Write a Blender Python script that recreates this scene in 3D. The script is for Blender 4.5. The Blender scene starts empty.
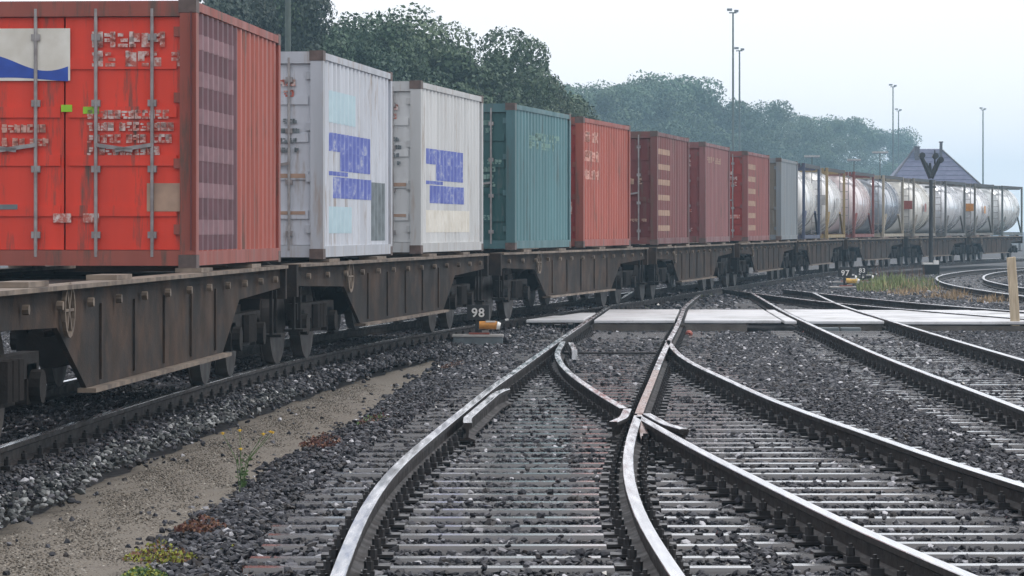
import bpy, math, random
import numpy as np
from mathutils import Matrix, Vector

random.seed(7)
rng = np.random.default_rng(7)
S = bpy.context.scene
COL = S.collection
R = math.radians

# ------------------------------------------------------------------ camera, sky, sun, exposure
CAM_H = 1.57
FPX = 3350.0
cam = bpy.data.cameras.new('camera')
cam.sensor_width = 36.0
cam.lens = FPX / 1024.0 * 36.0
cam.shift_y = -60.0 / 1024.0
cam.clip_start = 0.5
cam.clip_end = 6000
cam_o = bpy.data.objects.new('camera', cam)
COL.objects.link(cam_o)
cam_o.location = (0, 0, CAM_H)
cam_o.rotation_euler = (R(90), 0, 0)
S.camera = cam_o

SUN_EL, SUN_AZ = R(52), R(95)          # azimuth measured from +y (view direction) towards +x
w = bpy.data.worlds.new('World')
S.world = w
w.use_nodes = True
nt = w.node_tree
nt.nodes.clear()
o_ = nt.nodes.new('ShaderNodeOutputWorld')
bg = nt.nodes.new('ShaderNodeBackground')
sky = nt.nodes.new('ShaderNodeTexSky')
sky.sky_type = 'NISHITA'
sky.sun_disc = False
sky.sun_elevation = SUN_EL
sky.sun_rotation = SUN_AZ
sky.air_density = 1.0
sky.dust_density = 5.0
mx = nt.nodes.new('ShaderNodeMix')
mx.data_type = 'RGBA'
mx.inputs[0].default_value = 0.90       # closed overcast layer
nt.links.new(sky.outputs[0], mx.inputs[6])
mx.inputs[7].default_value = (9.6, 9.5, 9.8, 1)
nt.links.new(mx.outputs[2], bg.inputs[0])
bg.inputs[1].default_value = 0.11
nt.links.new(bg.outputs[0], o_.inputs[0])

sun = bpy.data.lights.new('sun', 'SUN')
sun.energy = 1.1
sun.angle = R(18)
sun.color = (1.0, 0.97, 0.93)
sun_o = bpy.data.objects.new('sun', sun)
COL.objects.link(sun_o)
d = Vector((math.sin(SUN_AZ) * math.cos(SUN_EL), math.cos(SUN_AZ) * math.cos(SUN_EL), math.sin(SUN_EL)))
sun_o.rotation_euler = d.to_track_quat('Z', 'Y').to_euler()

S.view_settings.view_transform = 'Standard'
S.view_settings.look = 'None'
S.view_settings.gamma = 1.0
S.view_settings.use_curve_mapping = False
S.view_settings.exposure = 0.36
S.render.engine = 'CYCLES'
S.cycles.max_bounces = 6
S.cycles.volume_bounces = 3
S.cycles.use_denoising = True

# ------------------------------------------------------------------ helpers
def tag(o, label=None, cat=None, group=None, kind=None):
    if label: o['label'] = label
    if cat: o['category'] = cat
    if group: o['group'] = group
    if kind: o['kind'] = kind
    return o

def empty(name, loc=(0, 0, 0), rz=0.0, label=None, cat=None, group=None, kind=None):
    o = bpy.data.objects.new(name, None)
    o.empty_display_size = 0.2
    COL.objects.link(o)
    o.location = loc
    o.rotation_euler = (0, 0, rz)
    return tag(o, label, cat, group, kind)

class MB:
    def __init__(s):
        s.v = []; s.f = []
    def add(s, vs, fs):
        n = len(s.v)
        s.v += [tuple(p) for p in vs]
        s.f += [tuple(i + n for i in q) for q in fs]
        return s
    def box(s, x0, x1, y0, y1, z0, z1, m=None):
        vs = [(x0, y0, z0), (x1, y0, z0), (x1, y1, z0), (x0, y1, z0), (x0, y0, z1), (x1, y0, z1), (x1, y1, z1), (x0, y1, z1)]
        if m is not None: vs = [m @ Vector(p) for p in vs]
        return s.add(vs, [(0, 3, 2, 1), (4, 5, 6, 7), (0, 1, 5, 4), (1, 2, 6, 5), (2, 3, 7, 6), (3, 0, 4, 7)])
    def bar(s, p0, p1, wd, ht):
        p0 = Vector(p0); p1 = Vector(p1); t = (p1 - p0).normalized()
        up = Vector((0, 0, 1)) if abs(t.z) < .95 else Vector((0, 1, 0))
        a = t.cross(up).normalized(); b = a.cross(t)
        vs = []
        for p in (p0, p1):
            for sx, sz in ((-1, -1), (1, -1), (1, 1), (-1, 1)):
                vs.append(p + a * sx * wd / 2 + b * sz * ht / 2)
        return s.add(vs, [(3, 2, 1, 0), (4, 5, 6, 7), (0, 1, 5, 4), (1, 2, 6, 5), (2, 3, 7, 6), (3, 0, 4, 7)])
    def cyl(s, p0, p1, r0, r1=None, n=12):
        r1 = r0 if r1 is None else r1
        p0 = Vector(p0); p1 = Vector(p1); t = (p1 - p0).normalized()
        up = Vector((0, 0, 1)) if abs(t.z) < .95 else Vector((0, 1, 0))
        a = t.cross(up).normalized(); b = a.cross(t)
        vs = []
        for p, r in ((p0, r0), (p1, r1)):
            for i in range(n):
                an = 2 * math.pi * i / n
                vs.append(p + a * math.cos(an) * r + b * math.sin(an) * r)
        fs = [(i, (i + 1) % n, n + (i + 1) % n, n + i) for i in range(n)]
        fs += [tuple(range(n - 1, -1, -1)), tuple(range(n, 2 * n))]
        return s.add(vs, fs)
    def lathe_y(s, prof, n=24, cx=0, cz=0):
        vs = []; fs = []
        for (y, r) in prof:
            for i in range(n):
                a = 2 * math.pi * i / n
                vs.append((cx + r * math.cos(a), y, cz + r * math.sin(a)))
        for k in range(len(prof) - 1):
            for i in range(n):
                j = (i + 1) % n
                fs.append((k * n + i, k * n + j, (k + 1) * n + j, (k + 1) * n + i))
        fs += [tuple(range(n)), tuple(range(len(prof) * n - 1, (len(prof) - 1) * n - 1, -1))]
        return s.add(vs, fs)
    def mesh(s, name, mat=None, smooth=False):
        me = bpy.data.meshes.new(name)
        me.from_pydata(s.v, [], s.f)
        if smooth: me.shade_smooth()
        if mat is not None: me.materials.append(mat)
        me.update()
        return me
    def build(s, name, mat, parent=None, smooth=False, bevel=0, **k):
        return place(name, s.mesh(name, mat, smooth), parent, bevel=bevel, **k)

def place(name, me, parent=None, loc=(0, 0, 0), rz=0.0, bevel=0, label=None, cat=None, group=None, kind=None):
    o = bpy.data.objects.new(name, me)
    COL.objects.link(o)
    o.location = loc
    o.rotation_euler = (0, 0, rz)
    o.parent = parent
    if bevel:
        b = o.modifiers.new('bevel', 'BEVEL'); b.width = bevel; b.segments = 2; b.limit_method = 'ANGLE'
    return tag(o, label, cat, group, kind)

def copy_tree(o, parent=None):
    c = o.copy(); COL.objects.link(c); c.parent = parent
    for ch in list(o.children): copy_tree(ch, c)
    return c

def noise1(a, seed=0):
    return np.sin(a * 1.7 + seed) * .5 + np.sin(a * 3.9 + seed * 2.3) * .3 + np.sin(a * 9.1 + seed * .7) * .2

# ------------------------------------------------------------------ materials
def lin(r, g, b):
    f = lambda c: (c / 255 / 12.92) if c / 255 <= .04045 else ((c / 255 + .055) / 1.055) ** 2.4
    return (f(r), f(g), f(b))

def mat(name, c1, c2=None, rough=.6, rough2=None, metal=0.0, scale=6.0, stretch=(1, 1, 1), bump=0.0, bscale=40.0, spec=.5,
        c3=None, c3amt=.5, c3scale=2.0, coat=0.0, detail=6, vary=0.0, hue=0.0):
    m = bpy.data.materials.new(name); m.use_nodes = True
    t = m.node_tree; N = t.nodes; L = t.links
    p = N['Principled BSDF']
    tc = N.new('ShaderNodeTexCoord'); oi = N.new('ShaderNodeObjectInfo')
    mul = N.new('ShaderNodeMath'); mul.operation = 'MULTIPLY'; mul.inputs[1].default_value = 57.0
    L.new(oi.outputs['Random'], mul.inputs[0])
    mp = N.new('ShaderNodeMapping'); mp.inputs['Scale'].default_value = stretch
    L.new(tc.outputs['Object'], mp.inputs[0]); L.new(mul.outputs[0], mp.inputs['Location'])
    nz = N.new('ShaderNodeTexNoise'); nz.inputs['Scale'].default_value = scale; nz.inputs['Detail'].default_value = detail
    L.new(mp.outputs[0], nz.inputs[0])
    c2 = c2 or tuple(x * .6 for x in c1)
    rp = N.new('ShaderNodeValToRGB')
    rp.color_ramp.elements[0].position = .33; rp.color_ramp.elements[1].position = .67
    rp.color_ramp.elements[0].color = (*c2, 1); rp.color_ramp.elements[1].color = (*c1, 1)
    L.new(nz.outputs[0], rp.inputs[0])
    col = rp.outputs[0]
    if c3:
        n3 = N.new('ShaderNodeTexNoise'); n3.inputs['Scale'].default_value = c3scale; n3.inputs['Detail'].default_value = 8
        n3.inputs['Roughness'].default_value = .7
        L.new(mp.outputs[0], n3.inputs[0])
        r3 = N.new('ShaderNodeValToRGB'); e = r3.color_ramp.elements
        e[0].position = .62 - .25 * c3amt; e[1].position = .75 - .25 * c3amt
        L.new(n3.outputs[0], r3.inputs[0])
        mm = N.new('ShaderNodeMix'); mm.data_type = 'RGBA'
        L.new(r3.outputs[0], mm.inputs[0]); L.new(col, mm.inputs[6]); mm.inputs[7].default_value = (*c3, 1)
        col = mm.outputs[2]
    if vary or hue:
        hs = N.new('ShaderNodeHueSaturation')
        vr = N.new('ShaderNodeMapRange'); vr.inputs[3].default_value = 1 - vary; vr.inputs[4].default_value = 1 + vary
        L.new(oi.outputs['Random'], vr.inputs[0]); L.new(vr.outputs[0], hs.inputs['Value'])
        fr = N.new('ShaderNodeMath'); fr.operation = 'FRACT'; L.new(mul.outputs[0], fr.inputs[0])
        hr = N.new('ShaderNodeMapRange'); hr.inputs[3].default_value = .5 - hue; hr.inputs[4].default_value = .5 + hue
        L.new(fr.outputs[0], hr.inputs[0]); L.new(hr.outputs[0], hs.inputs['Hue'])
        L.new(col, hs.inputs['Color']); col = hs.outputs[0]
    L.new(col, p.inputs['Base Color'])
    p.inputs['Metallic'].default_value = metal
    p.inputs['Specular IOR Level'].default_value = spec
    p.inputs['Coat Weight'].default_value = coat
    p.inputs['Coat Roughness'].default_value = .09
    if rough2 is not None:
        n2 = N.new('ShaderNodeTexNoise'); n2.inputs['Scale'].default_value = scale * .7; n2.inputs['Detail'].default_value = 4
        L.new(mp.outputs[0], n2.inputs[0])
        mr = N.new('ShaderNodeMapRange'); mr.inputs[1].default_value = .35; mr.inputs[2].default_value = .65
        mr.inputs[3].default_value = rough; mr.inputs[4].default_value = rough2
        L.new(n2.outputs[0], mr.inputs[0]); L.new(mr.outputs[0], p.inputs['Roughness'])
    else:
        p.inputs['Roughness'].default_value = rough
    if bump:
        nb = N.new('ShaderNodeTexNoise'); nb.inputs['Scale'].default_value = bscale; nb.inputs['Detail'].default_value = 5
        L.new(mp.outputs[0], nb.inputs[0])
        bp = N.new('ShaderNodeBump'); bp.inputs['Strength'].default_value = bump; bp.inputs['Distance'].default_value = .02
        L.new(nb.outputs[0], bp.inputs['Height']); L.new(bp.outputs[0], p.inputs['Normal'])
    return m

M = {}
M['ground'] = mat('ground', (.035, .034, .037), (.015, .015, .018), .5, .8, scale=14, bump=1.0, bscale=22)
M['path'] = mat('path_grit', (.195, .170, .138), (.122, .108, .090), .75, .95, scale=60, bump=.6, bscale=160, c3=(.12, .10, .085), c3amt=.25, c3scale=3)
M['rail_side'] = mat('rail_steel_dark', (.026, .020, .018), (.011, .009, .009), .5, .75, metal=.0, scale=9, bump=.2, spec=.3)
M['rail_top'] = mat('rail_running_surface', (.88, .89, .91), (.66, .67, .70), .14, .30, metal=1.0, scale=5, stretch=(6, .4, 1))
M['rail_rusty'] = mat('rail_rusty_top', (.44, .33, .30), (.27, .17, .14), .25, .5, metal=.8, scale=6, stretch=(6, .8, 1))
M['sleeper'] = mat('wet_sleeper', (.026, .024, .026), (.008, .007, .008), .06, .22, coat=.9, vary=.45, c3=(.035, .021, .015), c3amt=.35, c3scale=1.5, scale=5, stretch=(.8, 9, 9), bump=.07, bscale=18, spec=.6)
M['fastening'] = mat('rail_fastening_iron', (.030, .028, .030), (.014, .012, .012), .3, .55, scale=20, metal=.2)
M['stone'] = None
M['concrete'] = mat('wet_concrete', (.66, .67, .69), (.52, .53, .55), .34, .55, scale=1.6, bump=.05, bscale=30, c3=(.33, .33, .32), c3amt=.45, c3scale=.9, spec=.6)
M['concrete_dk'] = mat('old_concrete', (.13, .115, .10), (.07, .06, .052), .5, .8, scale=4, bump=.5)
M['trough'] = mat('grey_trough', (.16, .19, .205), (.10, .125, .14), .4, .6, scale=6, bump=.2)
M['lid'] = mat('pale_lid', (.42, .41, .40), (.30, .29, .28), .35, .6, scale=8)
M['black'] = mat('black_paint', (.012, .012, .014), (.008, .008, .01), .35, scale=8)
M['white'] = mat('white_paint', (.80, .80, .78), (.70, .70, .68), .5, scale=12)
M['ochre'] = mat('ochre_paint', (.62, .27, .045), (.42, .17, .03), .4, .6, scale=14)
M['yellow'] = mat('yellow_paint', (.80, .52, .12), (.6, .36, .08), .45, scale=14)
M['redstud'] = mat('red_brown_paint', (.32, .075, .05), (.2, .05, .035), .45, scale=20)
M['wood_post'] = mat('pale_wood', (.60, .50, .36), (.43, .34, .23), .75, scale=5, stretch=(8, 8, .7), bump=.3, bscale=14)
M['galv'] = mat('galvanised_green', (.075, .10, .085), (.05, .07, .06), .5, .7, scale=3)
M['lamp'] = mat('lamp_housing', (.16, .18, .19), (.12, .13, .14), .5, scale=4)
M['dark_iron'] = mat('dark_iron', (.022, .024, .026), (.012, .013, .014), .5, scale=6)
M['wagon'] = mat('wagon_brown', (.066, .041, .028), (.030, .021, .016), .75, .95, spec=.25, scale=3, bump=.2, c3=(.022, .019, .018), c3amt=.7, c3scale=1.2)
M['panel'] = mat('dusty_panel', (.12, .10, .085), (.07, .06, .05), .6, scale=6)
M['wagon_edge'] = mat('wagon_worn_edge', (.22, .175, .135), (.10, .075, .058), .6, .8, scale=5, c3=(.06, .045, .035), c3amt=.4)
M['bogie'] = mat('bogie_grime', (.018, .015, .014), (.009, .008, .008), .7, .9, spec=.2, scale=5, bump=.3)
M['wheel'] = mat('wheel_steel', (.06, .05, .045), (.03, .026, .024), .45, .65, scale=5, metal=.3)
M['tyre'] = mat('wheel_tread', (.5, .5, .52), (.38, .38, .4), .25, metal=1.0, scale=5)
M['castings'] = mat('corner_casting', (.13, .09, .08), (.07, .05, .045), .6, scale=9)
M['rod'] = mat('galvanised_rod', (.34, .33, .33), (.22, .2, .2), .4, .6, scale=9, metal=.4)
M['slate'] = mat('slate', (.10, .10, .17), (.065, .065, .12), .45, .65, scale=3, bump=.2)
M['brick'] = mat('brick_wall', (.30, .14, .095), (.2, .09, .065), .8, scale=6, bump=.3)
M['chimney'] = mat('chimney_brick', (.10, .085, .10), (.06, .05, .06), .8, scale=6)
M['glass'] = mat('window_glass', (.03, .035, .04), (.02, .022, .026), .08, scale=2, spec=.8)
M['bark'] = mat('bark', (.09, .07, .055), (.05, .04, .03), .85, scale=4, bump=.6)
M['weed'] = mat('weed_green', (.09, .17, .045), (.05, .10, .03), .6, scale=20)
M['moss_red'] = mat('red_stonecrop', (.13, .042, .032), (.07, .028, .022), .7, scale=12)
M['moss_rust'] = mat('rust_moss', (.20, .095, .045), (.11, .05, .028), .7, scale=12)
M['moss_lime'] = mat('lime_moss', (.30, .32, .045), (.18, .20, .03), .7, scale=12)
M['petal'] = mat('yellow_petal', (.80, .55, .03), (.7, .42, .02), .5, scale=20)
M['grass'] = mat('grass_green', (.21, .26, .085), (.14, .17, .06), .6, scale=.6)
M['grass_dry'] = mat('grass_dry', (.42, .30, .17), (.26, .18, .10), .7, scale=.5)
M['grass_olive'] = mat('grass_olive', (.17, .155, .065), (.10, .09, .045), .7, scale=.6)

def leaf_mat(name, c1, c2):
    m = mat(name, c1, c2, .55, scale=.55, detail=4, vary=.18, hue=.03)
    p = m.node_tree.nodes['Principled BSDF']
    p.inputs['Specular IOR Level'].default_value = .3
    return m
M['leaf_a'] = leaf_mat('leaf_dark', (.052, .096, .046), (.026, .052, .028))
M['leaf_d'] = leaf_mat('leaf_bright', (.080, .125, .062), (.048, .080, .044))
M['leaf_b'] = leaf_mat('leaf_mid', (.078, .135, .070), (.040, .078, .044))
M['leaf_c'] = leaf_mat('leaf_pine', (.042, .066, .046), (.022, .038, .028))

def stone_mat(name, stops, rough=(.06, .52), attr='tone'):
    m = bpy.data.materials.new(name); m.use_nodes = True
    N = m.node_tree.nodes; L = m.node_tree.links; p = N['Principled BSDF']
    at = N.new('ShaderNodeAttribute'); at.attribute_type = 'INSTANCER'; at.attribute_name = attr
    rp = N.new('ShaderNodeValToRGB'); el = rp.color_ramp.elements
    el[0].position, el[0].color = stops[0][0], (*stops[0][1], 1)
    el[1].position, el[1].color = stops[-1][0], (*stops[-1][1], 1)
    for q, c in stops[1:-1]:
        e = el.new(q); e.color = (*c, 1)
    L.new(at.outputs['Fac'], rp.inputs[0]); L.new(rp.outputs[0], p.inputs['Base Color'])
    mr = N.new('ShaderNodeMapRange'); mr.inputs[1].default_value = .72; mr.inputs[3].default_value = rough[1]; mr.inputs[4].default_value = rough[0]
    ml = N.new('ShaderNodeMath'); ml.operation = 'FRACT'
    mu = N.new('ShaderNodeMath'); mu.operation = 'MULTIPLY'; mu.inputs[1].default_value = 13.7
    L.new(at.outputs['Fac'], mu.inputs[0]); L.new(mu.outputs[0], ml.inputs[0]); L.new(ml.outputs[0], mr.inputs[0])
    L.new(mr.outputs[0], p.inputs['Roughness'])
    p.inputs['Specular IOR Level'].default_value = .36
    return m
M['stone'] = stone_mat('ballast_stone', [(0, (.006, .006, .009)), (.45, (.016, .017, .025)), (.55, (.022, .017, .015)), (.62, (.015, .015, .02)), (.87, (.046, .048, .060)), (.965, (.12, .12, .135)), (1, (.50, .50, .53))])
M['stone_pale'] = stone_mat('shoulder_stone', [(0, (.012, .013, .014)), (.5, (.04, .044, .045)), (.85, (.11, .12, .12)), (1, (.36, .37, .37))])
M['grit'] = stone_mat('path_pebble', [(0, (.05, .044, .038)), (.5, (.145, .126, .103)), (.9, (.235, .207, .172)), (1, (.38, .36, .32))], (.45, .85))

# ------------------------------------------------------------------ ground coordinates (metres)
def gpt(x, y, z=0.0):
    Z = FPX * (CAM_H - z) / (y - 228.0)
    return ((x - 512.0) / FPX * Z, Z)

class Line:
    """a smooth line X(Y) through surveyed ground points"""
    def __init__(s, pts, sig=1.6, lo=None, hi=None):
        p = np.array(sorted(pts, key=lambda q: q[1]), float)
        y0 = p[0, 1] if lo is None else lo
        y1 = p[-1, 1] if hi is None else hi
        Y = np.arange(y0 - 12, y1 + 12, .25)
        X = np.interp(Y, p[:, 1], p[:, 0])
        sl0 = (p[2, 0] - p[0, 0]) / (p[2, 1] - p[0, 1]); sl1 = (p[-1, 0] - p[-3, 0]) / (p[-1, 1] - p[-3, 1])
        X = np.where(Y < p[0, 1], p[0, 0] + sl0 * (Y - p[0, 1]), X)
        X = np.where(Y > p[-1, 1], p[-1, 0] + sl1 * (Y - p[-1, 1]), X)
        k = np.exp(-.5 * (np.arange(-40, 41) * .25 / sig) ** 2); k /= k.sum()
        Xs = np.convolve(np.pad(X, 40, mode='reflect', reflect_type='odd'), k, 'valid')
        s.Y, s.X, s.lo, s.hi = Y, Xs, y0, y1
    def __call__(s, y): return np.interp(y, s.Y, s.X)
    def slope(s, y): return (s(y + .5) - s(y - .5))

px = lambda L: [gpt(*p) for p in L]
LA = Line(px([(338,576),(348,543),(363,510),(386,475),(410,453),(433,435),(453,418),(476,400),(490,388),(514,372),(556,342),(587,321),(611.6,304),(632,292)]), 1.6, 11.5, 83)
LB = Line(px([(677.5,576),(659,549),(647,533),(636,510),(629,486),(626,466),(627,450),(634,426.6),(642,404),(650.5,384.5),(660,360),(668.7,340.8),(677,326),(684.5,306.7),(699,294.6)]), 1.6, 11.5, 80)
LC = Line(px([(970,576),(932.5,559),(865,533),(805,503),(752.5,477),(692.5,447),(640,417),(626,409),(614,403),(594.5,390.6),(572.7,376),(560.5,364),(555.6,353),(563,342.7)]), 1.3, 11.5, 46.5)
LD = Line(px([(1024,484),(962,467.5),(902,445),(835,422.5),(771,400),(720,376),(692,364),(674.8,351.7),(668.7,341)]), 1.6, 11.5, 46.8)
LE = Line(px([(1024,410),(967.5,387),(905,366.5),(855,345),(814.5,326),(793,316.6),(776,307),(752,293)]), 4, 20, 82)
LF = Line(px([(1024,360),(983,348),(936,335),(892,321),(870.5,314.5),(838,304.8),(812.5,292)]), 4, 20, 84)
LG1 = Line([(5.75,82),(6.15,76.2),(6.7,70.5),(7.3,66.6),(7.75,64),(8.9,58),(10.6,50)], 3, 46, 86)
LG2 = Line([(7.15,84),(7.55,78.5),(8.15,72.5),(8.75,68.0),(9.2,65),(10.4,59),(12.1,51)], 3, 46, 90)
LH1 = Line([(26.5,147),(20.35,133.2),(17.2,125.2),(14.75,114.3),(13.4,106.3),(12.3,96),(11.9,87.7),(11.8,77.3),(12.0,66)], 3, 62, 150)
LH2 = Line([(27.0,142.5),(19.6,127.3),(17.7,121.5),(15.75,111.9),(14.2,101),(13.45,90),(13.3,78),(13.5,66)], 3, 62, 147)
LT = Line([(-5.3,6),(-4.85,15),(-4.44,24.1),(-4.08,30.7),(-3.93,34.2),(-3.55,38.2),(-2.95,44.6),(-2.6,46.7),(-1.42,54.8),(.05,62.2),(1.7,70.5),(3.39,80),(3.9,84),(5.3,91),(6.67,98.6),(8.2,107.7),(10.4,119.5),(14.7,137),(23.6,167),(34.5,196),(47.5,225)], 5, 6, 222)
GAUGE = 1.505

# ------------------------------------------------------------------ ground
def build_ground():
    mb = MB()
    ys = [-150, -40, 5, 30, 60, 100, 160, 300, 700, 1600]
    xs = [-900, -200, -60, -20, 0, 20, 60, 200, 900]
    for j in ys:
        for i in xs: mb.v.append((i, j, -.345))
    n = len(xs)
    for j in range(len(ys) - 1):
        for i in range(n - 1):
            a = j * n + i
            mb.f.append((a, a + 1, a + n + 1, a + n))
    mb.build('ground', M['ground'], kind='structure')

PL = [gpt(x, y, -.30) for x, y in [(0,533),(65,506),(99,482),(170,451),(238,424),(306,397),(341,381),(382,364.6),(410,356),(432,350)]]
PR = [gpt(x, y, -.30) for x, y in [(136,576),(146,550),(204,509),(238,492),(265,468),(306,445),(362,417),(382,400),(410,383),(434.6,371),(449,360),(456,350)]]
PATH_L = Line([(-4.0, 8)] + PL, .8, 8, PL[-1][1])
PATH_R = Line([(-2.0, 8)] + PR, .8, 8, PR[-1][1])
PATH_END = 52.0
def path_edges(y):
    l = np.maximum(PATH_L(y), LT(y) + 1.42) + .06 * noise1(y * 1.3, 1) ; r = PATH_R(y) + .06 * noise1(y * 1.5, 5)
    return l, np.maximum(r, l + .05)

def build_path():
    mb = MB(); n = 10
    Y = np.arange(8, PATH_END, .25)
    for y in Y:
        l, r = path_edges(y); l -= .1; r += .1
        for i in range(n + 1):
            t = i / n
            z = -.325 + .03 * math.sin(math.pi * t) + .008 * noise1(y * 2 + t * 9, 3)
            mb.v.append((l + (r - l) * t, y, z))
    for j in range(len(Y) - 1):
        for i in range(n):
            a = j * (n + 1) + i
            mb.f.append((a, a + 1, a + n + 2, a + n + 1))
    mb.build('grit_path', M['path'], smooth=True, kind='structure')

# ------------------------------------------------------------------ rails and sleepers
RAIL = [(-.033, 0), (-.036, -.004), (-.036, -.036), (-.012, -.050), (-.008, -.118), (-.030, -.130), (-.0625, -.138), (-.0625, -.150),
        (.0625, -.150), (.0625, -.138), (.030, -.130), (.008, -.118), (.012, -.050), (.036, -.036), (.036, -.004), (.033, 0)]

def rail(fn, y0, y1, parent, name='rail', top='rail_top', step=.6, dz=0.0, flare0=0, flare1=0):
    Y = np.arange(y0, y1 + 1e-6, step)
    if len(Y) < 2: Y = np.array([y0, y1])
    if Y[-1] < y1 - .05: Y = np.append(Y, y1)
    X = np.array([float(fn(y)) for y in Y])
    if flare0: X = X + flare0 * np.clip(1 - (Y - y0) / .7, 0, 1)
    if flare1: X = X + flare1 * np.clip(1 - (y1 - Y) / .7, 0, 1)
    me = bpy.data.meshes.new(name); vs = []; fs = []; mi = []
    n = len(RAIL)
    for i in range(len(Y)):
        a = max(i - 1, 0); b = min(i + 1, len(Y) - 1)
        t = Vector((X[b] - X[a], Y[b] - Y[a], 0)).normalized()
        nx = Vector((t.y, -t.x, 0))
        for (u, z) in RAIL:
            vs.append((X[i] + nx.x * u, Y[i] + nx.y * u, z + dz))
    for i in range(len(Y) - 1):
        for k in range(n):
            q = (k + 1) % n
            fs.append((i * n + k, i * n + q, (i + 1) * n + q, (i + 1) * n + k))
            mi.append(1 if k in (0, n - 2, n - 1) else 0)
    fs += [tuple(range(n)), tuple(range(len(Y) * n - 1, (len(Y) - 1) * n - 1, -1))]; mi += [0, 0]
    me.from_pydata(vs, [], fs)
    me.materials.append(M['rail_side']); me.materials.append(M[top])
    me.polygons.foreach_set('material_index', mi); me.update()
    return place(name, me, parent)

def sleeper_mesh():
    mb = MB(); prof = [(-.14, -.16), (-.132, -.075), (-.115, -.042), (-.085, -.016), (-.06, 0), (.06, 0), (.085, -.016), (.115, -.042), (.132, -.075), (.14, -.16)]
    n = len(prof)
    for x in (-.5, .5):
        for (y, z) in prof: mb.v.append((x, y, z))
    for k in range(n):
        mb.f.append((k, (k + 1) % n, n + (k + 1) % n, n + k))
    mb.f += [tuple(range(n - 1, -1, -1)), tuple(range(n, 2 * n))]
    return mb.mesh('sleeper', M['sleeper'])
SLEEPER = sleeper_mesh()
SL_RECT = []                            # footprint of every sleeper: x centre, y centre, half length, yaw

def fastening_mesh():
    mb = MB()
    mb.box(-.19, .19, -.075, .075, -.165, -.149)
    for s in (-1, 1):
        mb.box(s * .095 - .034, s * .095 + .034, -.05, .05, -.149, -.118)
        mb.cyl((s * .100, 0, -.118), (s * .100, 0, -.072), .024, n=6)
        mb.cyl((s * .100, 0, -.072), (s * .100, 0, -.052), .012, n=6)
    return mb.mesh('rail_fastening', M['fastening'])
FAST = fastening_mesh()

def sleeper(parent, x0, x1, y, yaw=0.0, z=-.163, bed=None):
    yaw += random.gauss(0, .004)
    o = place('sleeper', SLEEPER, parent, ((x0 + x1) / 2 + random.gauss(0, .015), y, z + random.gauss(0, .004)), yaw)
    o.scale = ((x1 - x0) + random.gauss(0, .02), random.uniform(.93, 1.05), 1)
    SL_RECT.append((o.location.x, y, (x1 - x0) / 2 if bed is None else bed, yaw))
    return o

def fast(parent, fn, y):
    return place('rail_fastening', FAST, parent, (float(fn(y)), y, 0), -math.atan(float(fn.slope(y))))

def build_turnout():
    t = empty('railway_turnout', (0, 0, 0), label='railway turnout in the foreground whose rails cross at a steel frog', cat='turnout')
    rail(LA, 11.6, 82, t, 'stock_rail')
    rail(LD, 11.6, 46.8, t, 'stock_rail')
    rail(LB, 11.6, 28.1, t, 'closure_rail')
    rail(LB, 28.35, 37.0, t, 'closure_rail', 'rail_rusty')
    rail(LB, 37.02, 46.6, t, 'switch_blade', 'rail_top')
    rail(LB, 46.62, 79.5, t, 'stock_rail')
    rail(LC, 11.6, 27.9, t, 'closure_rail')
    rail(LC, 29.2, 37.0, t, 'closure_rail')
    rail(LC, 37.02, 46.4, t, 'switch_blade', step=.35)
    # crossing nose, wing rails and check rails
    yN = 28.3
    mb = MB()
    for y, hw, zt in ((yN + .25, .016, -.003), (27.4, .03, -.003), (26.5, .035, -.10)):
        c = (LB(y) + LC(y)) / 2 if y < 27.9 else LB(y)
        hw = min(hw, .05)
        for (sx, z) in ((-1, -.12), (1, -.12), (1, zt), (-1, zt)): mb.v.append((c + sx * hw, y, z))
    mb.f = [(0, 1, 2, 3)[::-1]] + [(a + k, a + (k + 1) % 4, a + 4 + (k + 1) % 4, a + 4 + k) for a in (0, 4) for k in range(4)] + [(8, 9, 10, 11)]
    mb.build('crossing_nose', M['rail_rusty'], t)
    rail(lambda y: LB(y) - .115, 27.2, 29.15, t, 'wing_rail', step=.3, flare0=-.07, dz=-.002)
    rail(lambda y: LC(y) + .115, 26.2, 28.4, t, 'wing_rail', step=.3, flare0=.07, dz=-.002)
    rail(lambda y: LA(y) + .118, 26.9, 32.6, t, 'check_rail', step=.4, flare0=.05, flare1=.05, dz=.006)
    mb = MB(); mb.box(LC(45.4) + .10, LC(45.4) + .17, 43.2, 46.2, -.13, -.004); mb.build('blade_stop_bar', M['rail_top'], t)
    mb = MB(); mb.bar((LA(45.2), 45.2, -.12), (LB(45.2), 45.2, -.12), .05, .03); mb.build('stretcher_rod', M['fastening'], t)
    y = 11.8
    while y < 55.9:
        if y < 19.0:
            sleeper(t, LA(y) - .56, LB(y) + .50, y)
            sleeper(t, LC(y) - .42, LD(y) + .56, y + .14)
        elif y < 47.5:
            sleeper(t, LA(y) - .56, LD(y) + .56 if y < 46 else LB(y) + .6, y)
        else:
            sleeper(t, LA(y) - .56, LB(y) + .56, y, -.02)
        for fn in (LA, LB): fast(t, fn, y)
        if y < 46: fast(t, LD, y + (.14 if y < 19 else 0))
        if y < 42: fast(t, LC, y + (.14 if y < 19 else 0))
        y += .585 + random.gauss(0, .012)
    y = 66.5
    while y < 80:
        sleeper(t, LA(y) - .56, LB(y) + .56, y, -.07); y += .6

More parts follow.
